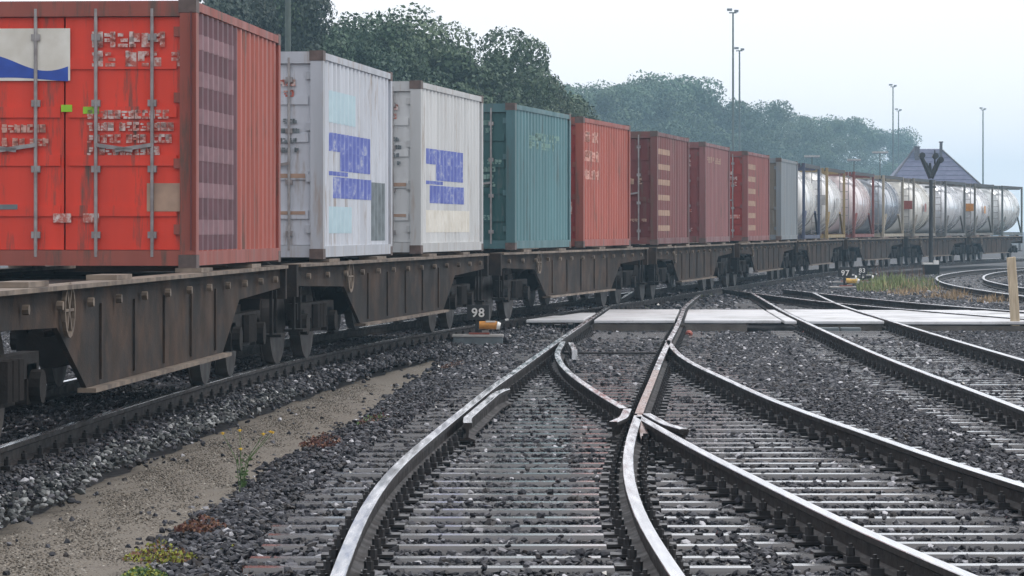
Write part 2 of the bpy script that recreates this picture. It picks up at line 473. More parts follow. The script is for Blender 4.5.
def build_track(L1, L2, y0, y1, label, skip=None, fast_until=0, group=None, name='railway_track'):
    t = empty(name, (0, 0, 0), label=label, cat='railway track')
    rail(L1, y0, y1, t, step=.8); rail(L2, y0, min(y1, L2.hi), t, step=.8)
    y = y0 + .2
    while y < y1 - .2:
        if not (skip and skip[0] < y < skip[1]):
            yaw = -math.atan(float(L1.slope(y)))
            c = (L1(y) + L2(y)) / 2
            sleeper(t, c - 1.3, c + 1.3, y, yaw)
            if y < fast_until:
                fast(t, L1, y); fast(t, L2, y)
        y += .6 + random.gauss(0, .012)
    return t

def build_train_track():
    t = empty('railway_track', (0, 0, 0), label='curving railway track that the freight train runs on', cat='railway track')
    f1 = lambda y: LT(y) + GAUGE / 2 / math.cos(math.atan(LT.slope(y)))
    f0 = lambda y: LT(y) - GAUGE / 2 / math.cos(math.atan(LT.slope(y)))
    rail(f1, 8, 215, t, step=1.0); rail(f0, 8, 215, t, step=1.0)
    y = 8.3
    fn1 = Line([(f1(q), q) for q in np.arange(6, 222, 3.0)], .5, 6, 220)
    fn0 = Line([(f0(q), q) for q in np.arange(6, 222, 3.0)], .5, 6, 220)
    while y < 125:
        yaw = -math.atan(float(LT.slope(y)))
        sleeper(t, LT(y) - 1.3, LT(y) + 1.10, y, yaw, -.170, .80)
        if y < 70: fast(t, fn1, y)
        if y < 30: fast(t, fn0, y)
        y += .62
    return fn1

# ------------------------------------------------------------------ level crossing
CR0, CR1 = 57.4, 65.2
def build_crossing():
    t = empty('level_crossing', (0, 0, 0), label='wet concrete level crossing slab lying across the tracks', cat='crossing')
    def panel(fl, fr, y0, y1, z=-.012, nm='panel'):
        mb = MB()
        for zz in (z - .055, z):
            mb.v += [(fl(y0), y0, zz), (fr(y0), y0, zz), (fr(y1), y1, zz), (fl(y1), y1, zz)]
        mb.f = [(0, 3, 2, 1), (4, 5, 6, 7), (0, 1, 5, 4), (1, 2, 6, 5), (2, 3, 7, 6), (3, 0, 4, 7)]
        mb.build(nm, M['concrete'], t, bevel=.012)
    tr = lambda y: LT(y) + GAUGE / 2 + .35
    g = .085
    gapw = .022
    cuts = [CR0, CR0 + 2.7, CR0 + 5.45, CR1]
    spans = [(tr, lambda y: LA(y) - g), (lambda y: LA(y) + g, lambda y: LB(y) - g),
             (lambda y: LB(y) + g, lambda y: (LB(y) * .15 + LE(y) * .85) - .02), (lambda y: (LB(y) * .15 + LE(y) * .85) + .02, lambda y: LE(y) - g),
             (lambda y: LE(y) + g, lambda y: LF(y) - g)]
    for i, (a, b) in enumerate(spans):
        for j in range(3):
            y0, y1 = cuts[j] + (.0 if j == 0 else gapw), cuts[j + 1] - gapw
            if i == 0 and b(y0) - a(y0) < .3: continue
            panel(a, b, y0 - (.4 if i >= 3 and j == 0 else 0), y1, -.012 + random.gauss(0, .004))
    # right of the third track
    for k, (a, b) in enumerate(((None, 8.9), (8.92, 11.4), (11.42, 13.9), (13.92, 16.4))):
        for j in range(3):
            y0, y1 = cuts[j] + .01, cuts[j + 1] - .012
            fa = (lambda y: LF(y) + g) if a is None else (lambda y, a=a: a)
            panel(fa, lambda y, b=b: b, y0 - .2, y1, -.035 if k else -.025)
    mb = MB(); mb.box(LA(57) + .1, LE(57) - .9, CR0 + .02, CR0 + .2, -.34, -.075); mb.build('edge_beam', M['concrete_dk'], t, bevel=.01)
    mb = MB(); mb.box(LF(57) + .1, 16.4, CR0 - .16, CR0, -.36, -.10); mb.build('edge_beam', M['concrete_dk'], t, bevel=.01)
    mb = MB(); mb.box(LE(56.3) + .1, LF(56.3) - .1, CR0 - .36, CR0 - .2, -.36, -.075); mb.build('edge_beam', M['concrete_dk'], t, bevel=.01)
    for i, x in enumerate((5.35, 5.72)):
        mb = MB(); mb.box(-.17, .17, -.1, .1, 0, .19)
        mb.build('concrete_block', M['trough'], None, bevel=.015, loc=(x, CR0 - .8, -.30),
                 label=('squat grey concrete block, left one of two in front of the crossing slab', 'squat grey concrete block, right one of two in front of the crossing slab')[i],
                 cat='block', group='blocks at the crossing edge')

# ------------------------------------------------------------------ scattered stones (geometry nodes)
def inst_points(name, pts, mat_, smin, smax, seed, flat=.7):
    me = bpy.data.meshes.new(name)
    me.vertices.add(len(pts)); me.vertices.foreach_set('co', np.asarray(pts, np.float32).ravel())
    me.update()
    o = place(name, me)
    ng = bpy.data.node_groups.new(name, 'GeometryNodeTree')
    ng.interface.new_socket('Geometry', in_out='INPUT', socket_type='NodeSocketGeometry')
    ng.interface.new_socket('Geometry', in_out='OUTPUT', socket_type='NodeSocketGeometry')
    N = ng.nodes; L = ng.links
    gi = N.new('NodeGroupInput'); go = N.new('NodeGroupOutput')
    jo = N.new('GeometryNodeGeometryToInstance')
    for k in range(7):
        ic = N.new('GeometryNodeMeshIcoSphere'); ic.inputs['Radius'].default_value = 1.0; ic.inputs['Subdivisions'].default_value = 1
        sp = N.new('GeometryNodeSetPosition')
        nz = N.new('ShaderNodeTexNoise'); nz.noise_dimensions = '4D'
        nz.inputs['W'].default_value = k * 3.7 + seed; nz.inputs['Scale'].default_value = 1.1; nz.inputs['Detail'].default_value = 1
        su = N.new('ShaderNodeVectorMath'); su.operation = 'SUBTRACT'; su.inputs[1].default_value = (.5, .5, .5)
        L.new(nz.outputs['Color'], su.inputs[0])
        sc = N.new('ShaderNodeVectorMath'); sc.operation = 'SCALE'; sc.inputs['Scale'].default_value = 1.9
        L.new(su.outputs[0], sc.inputs[0])
        L.new(ic.outputs[0], sp.inputs['Geometry']); L.new(sc.outputs[0], sp.inputs['Offset'])
        tr = N.new('GeometryNodeTransform'); rr = random.Random(seed * 31 + k)
        tr.inputs['Scale'].default_value = (rr.uniform(.8, 1.25), rr.uniform(.65, 1.0), flat * rr.uniform(.75, 1.1))
        L.new(sp.outputs[0], tr.inputs[0])
        sm = N.new('GeometryNodeSetMaterial'); sm.inputs['Material'].default_value = mat_
        L.new(tr.outputs[0], sm.inputs[0])
        L.new(sm.outputs[0], jo.inputs[0])
    ip = N.new('GeometryNodeInstanceOnPoints')
    L.new(gi.outputs[0], ip.inputs['Points']); L.new(jo.outputs[0], ip.inputs['Instance'])
    ip.inputs['Pick Instance'].default_value = True
    ri = N.new('FunctionNodeRandomValue'); ri.data_type = 'INT'; ri.inputs['Min'].default_value = 0; ri.inputs['Max'].default_value = 6
    ri.inputs['Seed'].default_value = seed
    L.new([s for s in ri.outputs if s.type == 'INT'][0], ip.inputs['Instance Index'])
    for q in ri.inputs:
        if q.type == 'INT' and q.name == 'Min': q.default_value = 0
        if q.type == 'INT' and q.name == 'Max': q.default_value = 6
    rv = N.new('FunctionNodeRandomValue'); rv.data_type = 'FLOAT_VECTOR'; rv.inputs['Seed'].default_value = seed + 1
    rv.inputs[0].default_value = (-.55, -.55, 0); rv.inputs[1].default_value = (.55, .55, 6.283)
    L.new(rv.outputs[0], ip.inputs['Rotation'])
    rs = N.new('FunctionNodeRandomValue'); rs.data_type = 'FLOAT'; rs.inputs['Seed'].default_value = seed + 2
    rs.inputs[2].default_value = smin; rs.inputs[3].default_value = smax
    L.new(rs.outputs[1], ip.inputs['Scale'])
    st = N.new('GeometryNodeStoreNamedAttribute'); st.domain = 'INSTANCE'; st.data_type = 'FLOAT'; st.inputs['Name'].default_value = 'tone'
    rt = N.new('FunctionNodeRandomValue'); rt.data_type = 'FLOAT'; rt.inputs['Seed'].default_value = seed + 3
    L.new(rt.outputs[1], st.inputs['Value'])
    L.new(ip.outputs[0], st.inputs['Geometry']); L.new(st.outputs[0], go.inputs[0])
    md = o.modifiers.new('scatter', 'NODES'); md.node_group = ng
    return o

def jitter_grid(y0, y1, dens):
    step = 1 / math.sqrt(dens)
    Y = np.arange(y0, y1, step); out = []
    for y in Y:
        hw = .1535 * y + 2.6
        xs = np.arange(-hw, hw, step)
        out.append(np.c_[xs, np.full(len(xs), y)])
    p = np.concatenate(out)
    return p + rng.uniform(-.6, .6, p.shape) * step

def noise2(x, y, s):
    return (np.sin(x * 1.3 + y * .7 + s) + np.sin(x * -.9 + y * 1.9 + 2 * s) + np.sin(x * 2.7 + y * .35 + 3 * s) + np.sin(x * .6 - y * 2.9 + s * 5)) / 4

def ballast_height(p):
    x, y = p[:, 0], p[:, 1]
    z = np.full(len(p), -.219)
    l, r = np.maximum(PATH_L(y), LT(y) + 1.42), PATH_R(y)
    near_path = (y < PATH_END + 1)
    dl = l - x; dr = x - r                          # >0 outside the path
    dd = np.maximum(dl, dr)
    k = np.clip(dd / .55, 0, 1)
    z = np.where(near_path, -.325 + (.135) * k, z)
    e = x - LT(y)
    z = np.where(e < 1.28, np.maximum(z, -.172), np.where(e < 2.3, np.maximum(z, np.where(near_path, z, -.190) + (-.165 - z) * np.clip((2.0 - e) / .75, 0, 1)), z))
    return z + .012 * noise2(x * 2.1, y * 1.7, 1.0)

def outside_sleepers(p):
    keep = np.ones(len(p), bool)
    order = np.argsort(p[:, 1]); ys = p[order, 1]
    for (cx, cy, hl, yaw) in SL_RECT:
        ext = hl * abs(math.sin(yaw)) + .16
        a, b = np.searchsorted(ys, (cy - ext, cy + ext))
        idx = order[a:b]; dx = p[idx, 0] - cx; dy = p[idx, 1] - cy
        u = dx * math.cos(yaw) + dy * math.sin(yaw); v = -dx * math.sin(yaw) + dy * math.cos(yaw)
        hit = (np.abs(u) < hl + .02) & (np.abs(v) < .135)
        keep[idx[hit]] = False
    return keep

LEVER = gpt(478, 348, -.28)
def on_crossing(p):
    return ((np.abs(p[:, 0] - LEVER[0]) < .5) & (p[:, 1] > LEVER[1] - 1.6) & (p[:, 1] < LEVER[1] + .35)) | (p[:, 1] > CR0 - .2) & (p[:, 1] < CR1 + .1) & (p[:, 0] > LT(p[:, 1]) + 1.0)

def build_ballast():
    allp = []
    for (y0, y1, dens, sz) in ((11, 24, 680, 0), (24, 36, 540, 0), (36, 52, 330, 1), (52, 70, 210, 1), (70, 125, 60, 2)):
        p = jitter_grid(y0, y1, dens)
        l, r = path_edges(p[:, 1])
        ins = (p[:, 0] > l + rng.normal(0, .07, len(p))) & (p[:, 0] < r - rng.normal(0, .07, len(p))) & (p[:, 1] < PATH_END - 1.2 + rng.normal(0, .4, len(p)))
        p = p[~ins]
        p = p[~on_crossing(p)]
        ks = outside_sleepers(p)
        stray = (~ks) & (rng.random(len(p)) < .012)
        z = ballast_height(p) + rng.uniform(-.02, .022, len(p))
        z[stray] = -.163 + .008
        q = np.c_[p, z][ks | stray]
        # the bed under the train track lies a little higher and its shoulder is paler
        allp.append((q, sz))
    near = np.concatenate([q for q, s in allp if s == 0]); mid = np.concatenate([q for q, s in allp if s == 1]); far = np.concatenate([q for q, s in allp if s == 2])
    sh = (near[:, 0] < PATH_L(near[:, 1]) + .1) & (near[:, 0] > LT(near[:, 1]) + 1.05) & (near[:, 1] < 45)
    sh &= rng.random(len(near)) < np.clip((near[:, 0] - LT(near[:, 1]) - 1.0) / .6, 0, .8)
    for nm, pts, mt, a, b, sd in (('ballast_stones', near[~sh], M['stone'], .013, .032, 3), ('shoulder_stones', near[sh], M['stone_pale'], .016, .038, 9),
                                  ('ballast_stones', mid, M['stone'], .022, .048, 21), ('ballast_stones', far, M['stone'], .04, .09, 33)):
        o = inst_points(nm, pts, mt, a, b, sd)
        tag(o, {'ballast_stones': 'wet dark grey crushed stone ballast between the tracks', 'shoulder_stones': 'paler grey ballast stones spilling towards the grit path'}[nm], 'ballast', kind='stuff')
    # fine grit on the path and a few stones strayed onto it
    p = jitter_grid(11, 40, 900)
    l, r = path_edges(p[:, 1])
    p = p[(p[:, 0] > l) & (p[:, 0] < r)]
    p = p[rng.random(len(p)) < np.clip(30 / p[:, 1] - .3, .25, 1)]
    t = (p[:, 0] - PATH_L(p[:, 1])) / (PATH_R(p[:, 1]) - PATH_L(p[:, 1]))
    z = -.325 + .03 * np.sin(np.pi * np.clip(t, 0, 1)) + .003
    tag(inst_points('path_grit', np.c_[p, z], M['grit'], .004, .011, 41), 'fine tan grit scattered over the narrow path', 'grit', kind='stuff')
    k = rng.random(len(p)) < .004
    tag(inst_points('stray_stones', np.c_[p, z + .008][k], M['stone'], .012, .03, 47), 'few dark ballast stones strayed onto the grit path', 'stones', kind='stuff')

# ------------------------------------------------------------------ train
Ys = np.arange(6, 222, .25); Xs = LT(Ys)
ARC = np.concatenate([[0], np.cumsum(np.hypot(np.diff(Xs), np.diff(Ys)))])
arc_of = lambda y: float(np.interp(y, Ys, ARC))
def pos(s): return Vector((float(np.interp(s, ARC, Xs)), float(np.interp(s, ARC, Ys)), 0))
def frame_at(s, half):
    a, b = pos(s - half), pos(s + half); dd = b - a
    return (a + b) / 2, -math.atan2(dd.x, dd.y)

def make_wagon():
    t = empty('container_wagon', (0, 0, 0))
    hl = 7.9
    for sx in (-1, 1):
        mb = MB()                                      # fish-belly side sill
        xo, xi = sx * 1.19, sx * 1.15
        pr = [(-hl, 1.13), (-hl, .92), (-4.7, .86), (-3.55, .38), (3.55, .38), (4.7, .86), (hl, .92), (hl, 1.13)]
        n = len(pr)
        for x in (xi, xo):
            for y, z in pr: mb.v.append((x, y, z))
        for k in range(n): mb.f.append((k, (k + 1) % n, n + (k + 1) % n, n + k))
        mb.f += [(0, 1, 2, 3, 4, 5, 6, 7)[::-1], (8, 9, 10, 11, 12, 13, 14, 15)]
        sill = mb.build('side_sill', M['wagon'], t)
        for k in range(5):
            y = -3.0 + k * 1.5
            r_ = MB(); r_.box(min(sx * 1.192, sx * 1.21), max(sx * 1.192, sx * 1.21), y - .03, y + .03, .42, 1.0); r_.build('stiffener', M['wagon'], sill)
        mb = MB(); mb.box(min(sx * 1.13, sx * 1.27), max(sx * 1.13, sx * 1.27), -3.6, 3.6, .345, .378); mb.build('lower_flange', M['wagon_edge'], sill)
        mb = MB(); mb.box(min(sx * 1.05, sx * 1.28), max(sx * 1.05, sx * 1.28), -hl, hl, 1.132, 1.165); mb.build('upper_flange', M['wagon_edge'], sill)
        for y in (-5.6, -2.2, 2.2, 5.6):
            mb = MB(); mb.box(min(sx * 1.0, sx * 1.24), max(sx * 1.0, sx * 1.24), y - .35, y + .35, 1.167, 1.205); mb.build('container_bolster', M['wagon_edge'], t)
    for sx in (-1, 1):
        mb = MB()
        for q in range(16): mb.bar((.185 * math.cos(q * .3927), 0, .185 * math.sin(q * .3927)), (.185 * math.cos(q * .3927 + .41), 0, .185 * math.sin(q * .3927 + .41)), .03, .03)
        for q in range(3): mb.bar((-.18 * math.cos(q * 1.047), 0, -.18 * math.sin(q * 1.047)), (.18 * math.cos(q * 1.047), 0, .18 * math.sin(q * 1.047)), .02, .02)
        mb.v = [(sx * 1.225 + y, -4.45 + x, .98 + z) for (x, y, z) in mb.v]; mb.build('brake_handwheel', M['wagon_edge'], t)
        for y in (-7.55, 7.55):
            mb = MB(); mb.bar((sx * 1.16, y - .18, .9), (sx * 1.16, y - .18, .42), .03, .05); mb.bar((sx * 1.16, y + .18, .9), (sx * 1.16, y + .18, .42), .03, .05); mb.box(min(sx * 1.05, sx * 1.27), max(sx * 1.05, sx * 1.27), y - .2, y + .2, .40, .43)
            mb.build('footstep', M['bogie'], t)
        mb = MB(); mb.cyl((sx * 1.0, -4.3, .80), (sx * 1.0, 4.3, .80), .028, n=8); mb.build('brake_pipe', M['bogie'], t)
        for y in np.arange(-7.2, 7.3, 1.2):
            mb = MB(); mb.cyl((sx * 1.21, y, 1.02), (sx * 1.255, y, 1.02), .035, n=8); mb.build('lashing_ring', M['wagon_edge'], t)
    mb = MB(); mb.cyl((.45, -1.2, .62), (.45, .4, .62), .2, n=14); mb.build('air_reservoir', M['bogie'], t)
    mb = MB(); mb.box(-.25, .25, -hl + .1, hl - .1, .75, 1.1)
    for k in range(10):
        y = -7.2 + k * 1.6; mb.box(-1.14, 1.14, y - .07, y + .07, .92, 1.10)
    mb.build('underframe', M['bogie'], t)
    for sy in (-1, 1):
        mb = MB(); mb.box(-1.25, 1.25, sy * (hl + .06) - .055, sy * (hl + .06) + .055, .80, 1.16); mb.build('headstock', M['wagon'], t)
        for sx in (-1, 1):
            mb = MB(); mb.cyl((sx * .875, sy * (hl + .12), 1.02), (sx * .875, sy * (hl + .42), 1.02), .085); mb.cyl((sx * .875, sy * (hl + .42), 1.02), (sx * .875, sy * (hl + .46), 1.02), .21, n=18)
            mb.build('buffer', M['bogie'], t)
        mb = MB(); mb.bar((0, sy * (hl + .1), 1.0), (0, sy * (hl + .45), .92), .08, .08); mb.build('coupling_hook', M['bogie'], t)
        b = MB(); yc = sy * 5.95
        for sx in (-1, 1):
            x0, x1 = sorted((sx * .96, sx * 1.08))
            b.box(x0, x1, yc - 1.15, yc + 1.15, .52, .70); b.box(x0, x1, yc - .32, yc + .32, .36, .52)
            for yy in (-.9, .9):
                b.box(x0, x1 if sx > 0 else x1, yc + yy - .17, yc + yy + .17, .34, .62)
                b.cyl((sx * 1.06, yc + yy, .46), (sx * 1.16, yc + yy, .46), .12)
            for k in range(3): b.cyl((sx * 1.1, yc - .2 + k * .2, .40), (sx * 1.1, yc - .2 + k * .2, .68), .07, n=8)
        b.box(-1.0, 1.0, yc - .2, yc + .2, .55, .78)
        bg_ = b.build('bogie', M['bogie'], t)
        for yy in (-.9, .9):
            ww = MB(); y = yc + yy
            for sx in (-1, 1):
                ww.cyl((sx * .69, y, .46), (sx * .80, y, .46), .46, n=28); ww.cyl((sx * .675, y, .46), (sx * .69, y, .46), .485, n=28)
            ww.cyl((-.7, y, .46), (.7, y, .46), .08)
            ww.build('wheelset', M['wheel'], bg_, smooth=False)
    return t

CL, CW, CH = 5.6, 2.438, 2.44
def corr(y, depth=.034, pitch=.30):
    u = (y / pitch) % 1.0
    if u < .30: return 0.0
    if u < .5: return -depth * (u - .30) / .2
    if u < .80: return -depth
    return -depth * (1 - (u - .80) / .2)
def corr_ys(y0, y1, pitch=.30):
    ks = set([y0, y1]); k = math.floor(y0 / pitch) - 1
    while k * pitch < y1 + pitch:
        for u in (0, .30, .5, .80):
            q = (k + u) * pitch
            if y0 < q < y1: ks.add(q)
        k += 1
    return sorted(ks)
def corr_sheet(mb, axis, face, y0, y1, z0, z1, off=0.0):
    ys = corr_ys(y0, y1); n0 = len(mb.v)
    for y in ys:
        c = corr(y) + off
        for z in (z0, z1):
            mb.v.append((face + math.copysign(1, face) * c, y, z) if axis == 'x' else (y, face + math.copysign(1, face) * c, z))
    for i in range(len(ys) - 1):
        a = n0 + 2 * i; q = (a, a + 2, a + 3, a + 1)
        mb.f.append(q if (face > 0) == (axis == 'x') else q[::-1])
    return mb

def paint(name, c, dirt=(.10, .06, .045), amt=.3, rough=.45):
    return mat(name, c, tuple(x * .80 for x in c), rough, .65, scale=1.3, stretch=(3.0, 3.0, .35), c3=dirt, c3amt=amt, c3scale=2.2, bump=.22, bscale=2.4)

def make_container(loc, rz, colour, label, door_marks=(), side_marks=(), dirt=(.10, .06, .045), amt=.25, mark_cols=None, door_colour=None):
    pm = paint('container_paint', colour, dirt, amt)
    dm = paint('door_tone', door_colour, dirt, amt) if door_colour else pm  # separate door tone; the teal box has its end-face shade in it
    frame_c = paint('frame_paint', tuple(x * .8 for x in colour), dirt, amt + .1)
    t = empty('freight_container', loc, rz, label, 'container', 'box containers riding on the freight train')
    hx, hy = CW / 2, CL / 2
    for sx in (-1, 1):
        mb = MB(); corr_sheet(mb, 'x', sx * (hx - .012), -hy + .15, hy - .15, .15, CH - .10); sw = mb.build('side_wall', pm, t)
        if sx == 1:
            for (cname, rects) in side_marks:
                few = len(rects) <= 6
                for grp_ in ([[q] for q in rects] if few else [rects]):
                    mk = MB()
                    for (a, b, c_, d_) in grp_: corr_sheet(mk, 'x', hx - .012, a, b, c_, d_, .003)
                    mk.build('painted_marking', mark_cols[cname], sw, kind=None if few else 'stuff')
        mb = MB(); mb.box(min(sx * (hx - .06), sx * hx), max(sx * (hx - .06), sx * hx), -hy + .16, hy - .16, CH - .10, CH - .02); mb.build('top_rail', frame_c, t)
        mb = MB(); mb.box(min(sx * (hx - .07), sx * hx), max(sx * (hx - .07), sx * hx), -hy + .16, hy - .16, .02, .15); mb.build('bottom_rail', frame_c, t)
        for sy in (-1, 1):
            mb = MB(); mb.box(sx * (hx - .075) - .075, sx * (hx - .075) + .075, sy * (hy - .08) - .075, sy * (hy - .08) + .075, .12, CH - .12); mb.build('corner_post', frame_c, t)
            for z0, z1 in ((0, .118), (CH - .118, CH)):
                mb = MB(); mb.box(sx * (hx - .08) - .082, sx * (hx - .08) + .082, sy * (hy - .088) - .089, sy * (hy - .088) + .089, z0, z1); mb.build('corner_casting', M['castings'], t)
    mb = MB(); ys = np.linspace(-hy + .16, hy - .16, 25); n = len(ys)
    for i, y in enumerate(ys):
        z = CH - .025 - (.012 if i % 2 else 0)
        mb.v += [(-hx + .06, y, z), (hx - .06, y, z)]
    mb.f = [(2 * i, 2 * i + 1, 2 * i + 3, 2 * i + 2) for i in range(n - 1)]
    mb.build('roof', frame_c, t)
    mb = MB(); mb.box(-hx + .02, hx - .02, -hy + .16, hy - .16, .05, .12); mb.build('floor', M['castings'], t)
    mb = MB(); corr_sheet(mb, 'y', hy - .05, -hx + .15, hx - .15, .12, CH - .12); mb.build('end_wall', frame_c, t)
    for nm, z0, z1 in (('door_header', CH - .15, CH - .01), ('door_sill', .02, .16)):
        mb = MB(); mb.box(-hx + .152, hx - .152, -hy + .02, -hy + .14, z0, z1); mb.build(nm, frame_c, t)
    for sx in (-1, 1):
        x0, x1 = (sx * .008, sx * (hx - .155)); x0, x1 = min(x0, x1), max(x0, x1)
        mb = MB(); z = .165; mb.box(x0, x1, -hy + .065, -hy + .10, .165, CH - .155)
        for zz in (.52, .98, 1.42, 1.86):              # pressed horizontal ribs
            mb.box(x0 + .03, x1 - .03, -hy + .045, -hy + .066, zz - .05, zz + .05)
        dr = mb.build('door', dm, t)
        for q in (.27, .76):
            xx = x0 + (x1 - x0) * q
            mb = MB(); mb.cyl((xx, -hy + .028, .1), (xx, -hy + .028, CH - .08), .017, n=8)
            for zz in (.3, .9, 1.5, 2.1): mb.box(xx - .04, xx + .04, -hy + .02, -hy + .064, zz - .03, zz + .03)
            mb.build('locking_rod', M['rod'], dr)
            mb = MB(); mb.bar((xx, -hy + .02, 1.12), (xx + .34 * (1 if q < .5 else -1), -hy + .02, 1.07), .02, .035); mb.build('door_handle', M['rod'], dr)
        for zz in (.35, .95, 1.55, 2.15):
            mb = MB(); xo = sx * (hx - .16); mb.box(xo - .05, xo + .05, -hy + .03, -hy + .063, zz - .045, zz + .045); mb.build('hinge', frame_c, dr)
        for (cname, rects) in door_marks:
            sel = [r for r in rects if (r[0] + r[1] > 0) == (sx > 0)]
            if not sel: continue
            few = len(sel) <= 4
            for grp_ in ([[q] for q in sel] if few else [sel]):
                mk = MB()
                for (a, b, c_, d_) in grp_: mk.box(a, b, -hy + .0405, -hy + .046, c_, d_)
                mk.build('painted_marking', mark_cols[cname], dr, kind=None if few else 'stuff')
    return t

def _cells():
    rr = random.Random(99); out = []
    for k in range(26):
        g = []
        for r_ in range(3):
            a = rr.choice((0, 0, .1, .35)); b = rr.choice((1, 1, .9, .6))
            if b - a > .3: g.append((a, r_ * .34, b, r_ * .34 + rr.choice((.22, .28, .34))))
        g.append((rr.choice((0, .55)), 0, rr.choice((.45, 1.0)), 1))
        out.append([q for q in g if q[2] - q[0] > .2])
    return out
GLYPH = _cells()
def rows(x0, x1, z0, z1, n, seed, gap=.35, word=(.05, .12)):
    """rows of worn stroke shapes: the writing in the picture cannot be read, only its size and place"""
    rr = random.Random(seed); out = []; hgt = (z1 - z0) / n
    for k in range(n):
        x = x0; za = z0 + k * hgt; gh = hgt * (1 - gap); gw = max(gh * .70, word[0]); end = x1 - rr.random() * .2 * (x1 - x0); c = 0
        while x + gw < end:
            g = rr.choice(GLYPH)
            for (a, b, c_, d_) in g: out.append((x + a * gw, x + c_ * gw, za + b * gh, za + d_ * gh))
            x += gw * 1.14; c += 1
            if rr.random() < .17: x += gw * .8
    return out

def make_tank(loc, rz, tank, frame, label, ends=None, plate=None):
    t = empty('tank_container', loc, rz, label, 'tank container', 'tank containers riding on the freight train')
    hx, hy = CW / 2, CL / 2
    tm = mat('tank_skin', tank, tuple(x * .88 for x in tank), .16, .3, scale=2, metal=.25 if ends is None else .0, c3=(.25, .22, .19), c3amt=.08, coat=.5)
    fm = paint('tank_frame_paint', frame, amt=.3)
    mb = MB(); r = 1.14
    prof = [(-2.72, .02), (-2.70, .4), (-2.64, .75), (-2.55, .98), (-2.46, 1.08), (-2.36, r), (2.36, r), (2.46, 1.08), (2.55, .98), (2.64, .75), (2.70, .4), (2.72, .02)]
    mb.lathe_y(prof, 36, 0, 1.27); ta = mb.build('tank', tm, t, smooth=True)
    for y in (-1.5, 0, 1.5):
        mb = MB(); mb.lathe_y([(y - .04, r + .004), (y - .04, r + .022), (y + .04, r + .022), (y + .04, r + .004)], 36, 0, 1.27); mb.build('tank_band', tm, ta)
    mb = MB(); mb.cyl((0, 0, 2.34), (0, 0, 2.52), .27, n=18); mb.build('manhole', M['dark_iron'], ta)
    for sx in (-1, 1):
        for nm, z in (('top_rail', CH - .06), ('bottom_rail', .08)):
            mb = MB(); mb.bar((sx * (hx - .06), -hy + .08, z), (sx * (hx - .06), hy - .08, z), .11, .11); mb.build(nm, fm if nm == 'bottom_rail' else M['dark_iron'], t)
        for sy in (-1, 1):
            mb = MB(); mb.box(sx * (hx - .045) - .042, sx * (hx - .045) + .042, sy * (hy - .08) - .06, sy * (hy - .08) + .06, 0, CH); mb.build('corner_post', fm, t)
            mb = MB(); mb.bar((sx * (hx - .08), sy * (hy - .1), .12), (sx * (hx - .08), sy * (hy - 1.1), .9), .07, .07)
            mb.build('diagonal_brace', fm, t)
    for sy in (-1, 1):
        for z in (.08, CH - .08):
            mb = MB(); mb.bar((-hx + .15, sy * (hy - .08), z), (hx - .15, sy * (hy - .08), z), .12, .14); mb.build('end_beam', fm, t)
    mb = MB()
    for xx in (.66, .98): mb.bar((xx, -hy + .03, .1), (xx, -hy + .03, CH), .03, .03)
    for q in range(8): mb.bar((.66, -hy + .03, .25 + q * .29), (.98, -hy + .03, .25 + q * .29), .025, .025)
    mb.build('ladder', M['rod'], t)
    if plate:
        mb = MB(); mb.box(hx - .09 - .42, hx - .09, -hy - .012, -hy + .0, 1.15, 1.5); mb.build('hazard_plate', plate, t)
        mb = MB(); mb.box(hx + .002, hx + .014, -.2, .25, 1.05, 1.4); mb.build('hazard_plate', plate, t)
    mb = MB(); mb.box(.12, .62, -2.5, 2.5, CH - .02, CH + .015); mb.build('walkway', M['dark_iron'], t)
    return t

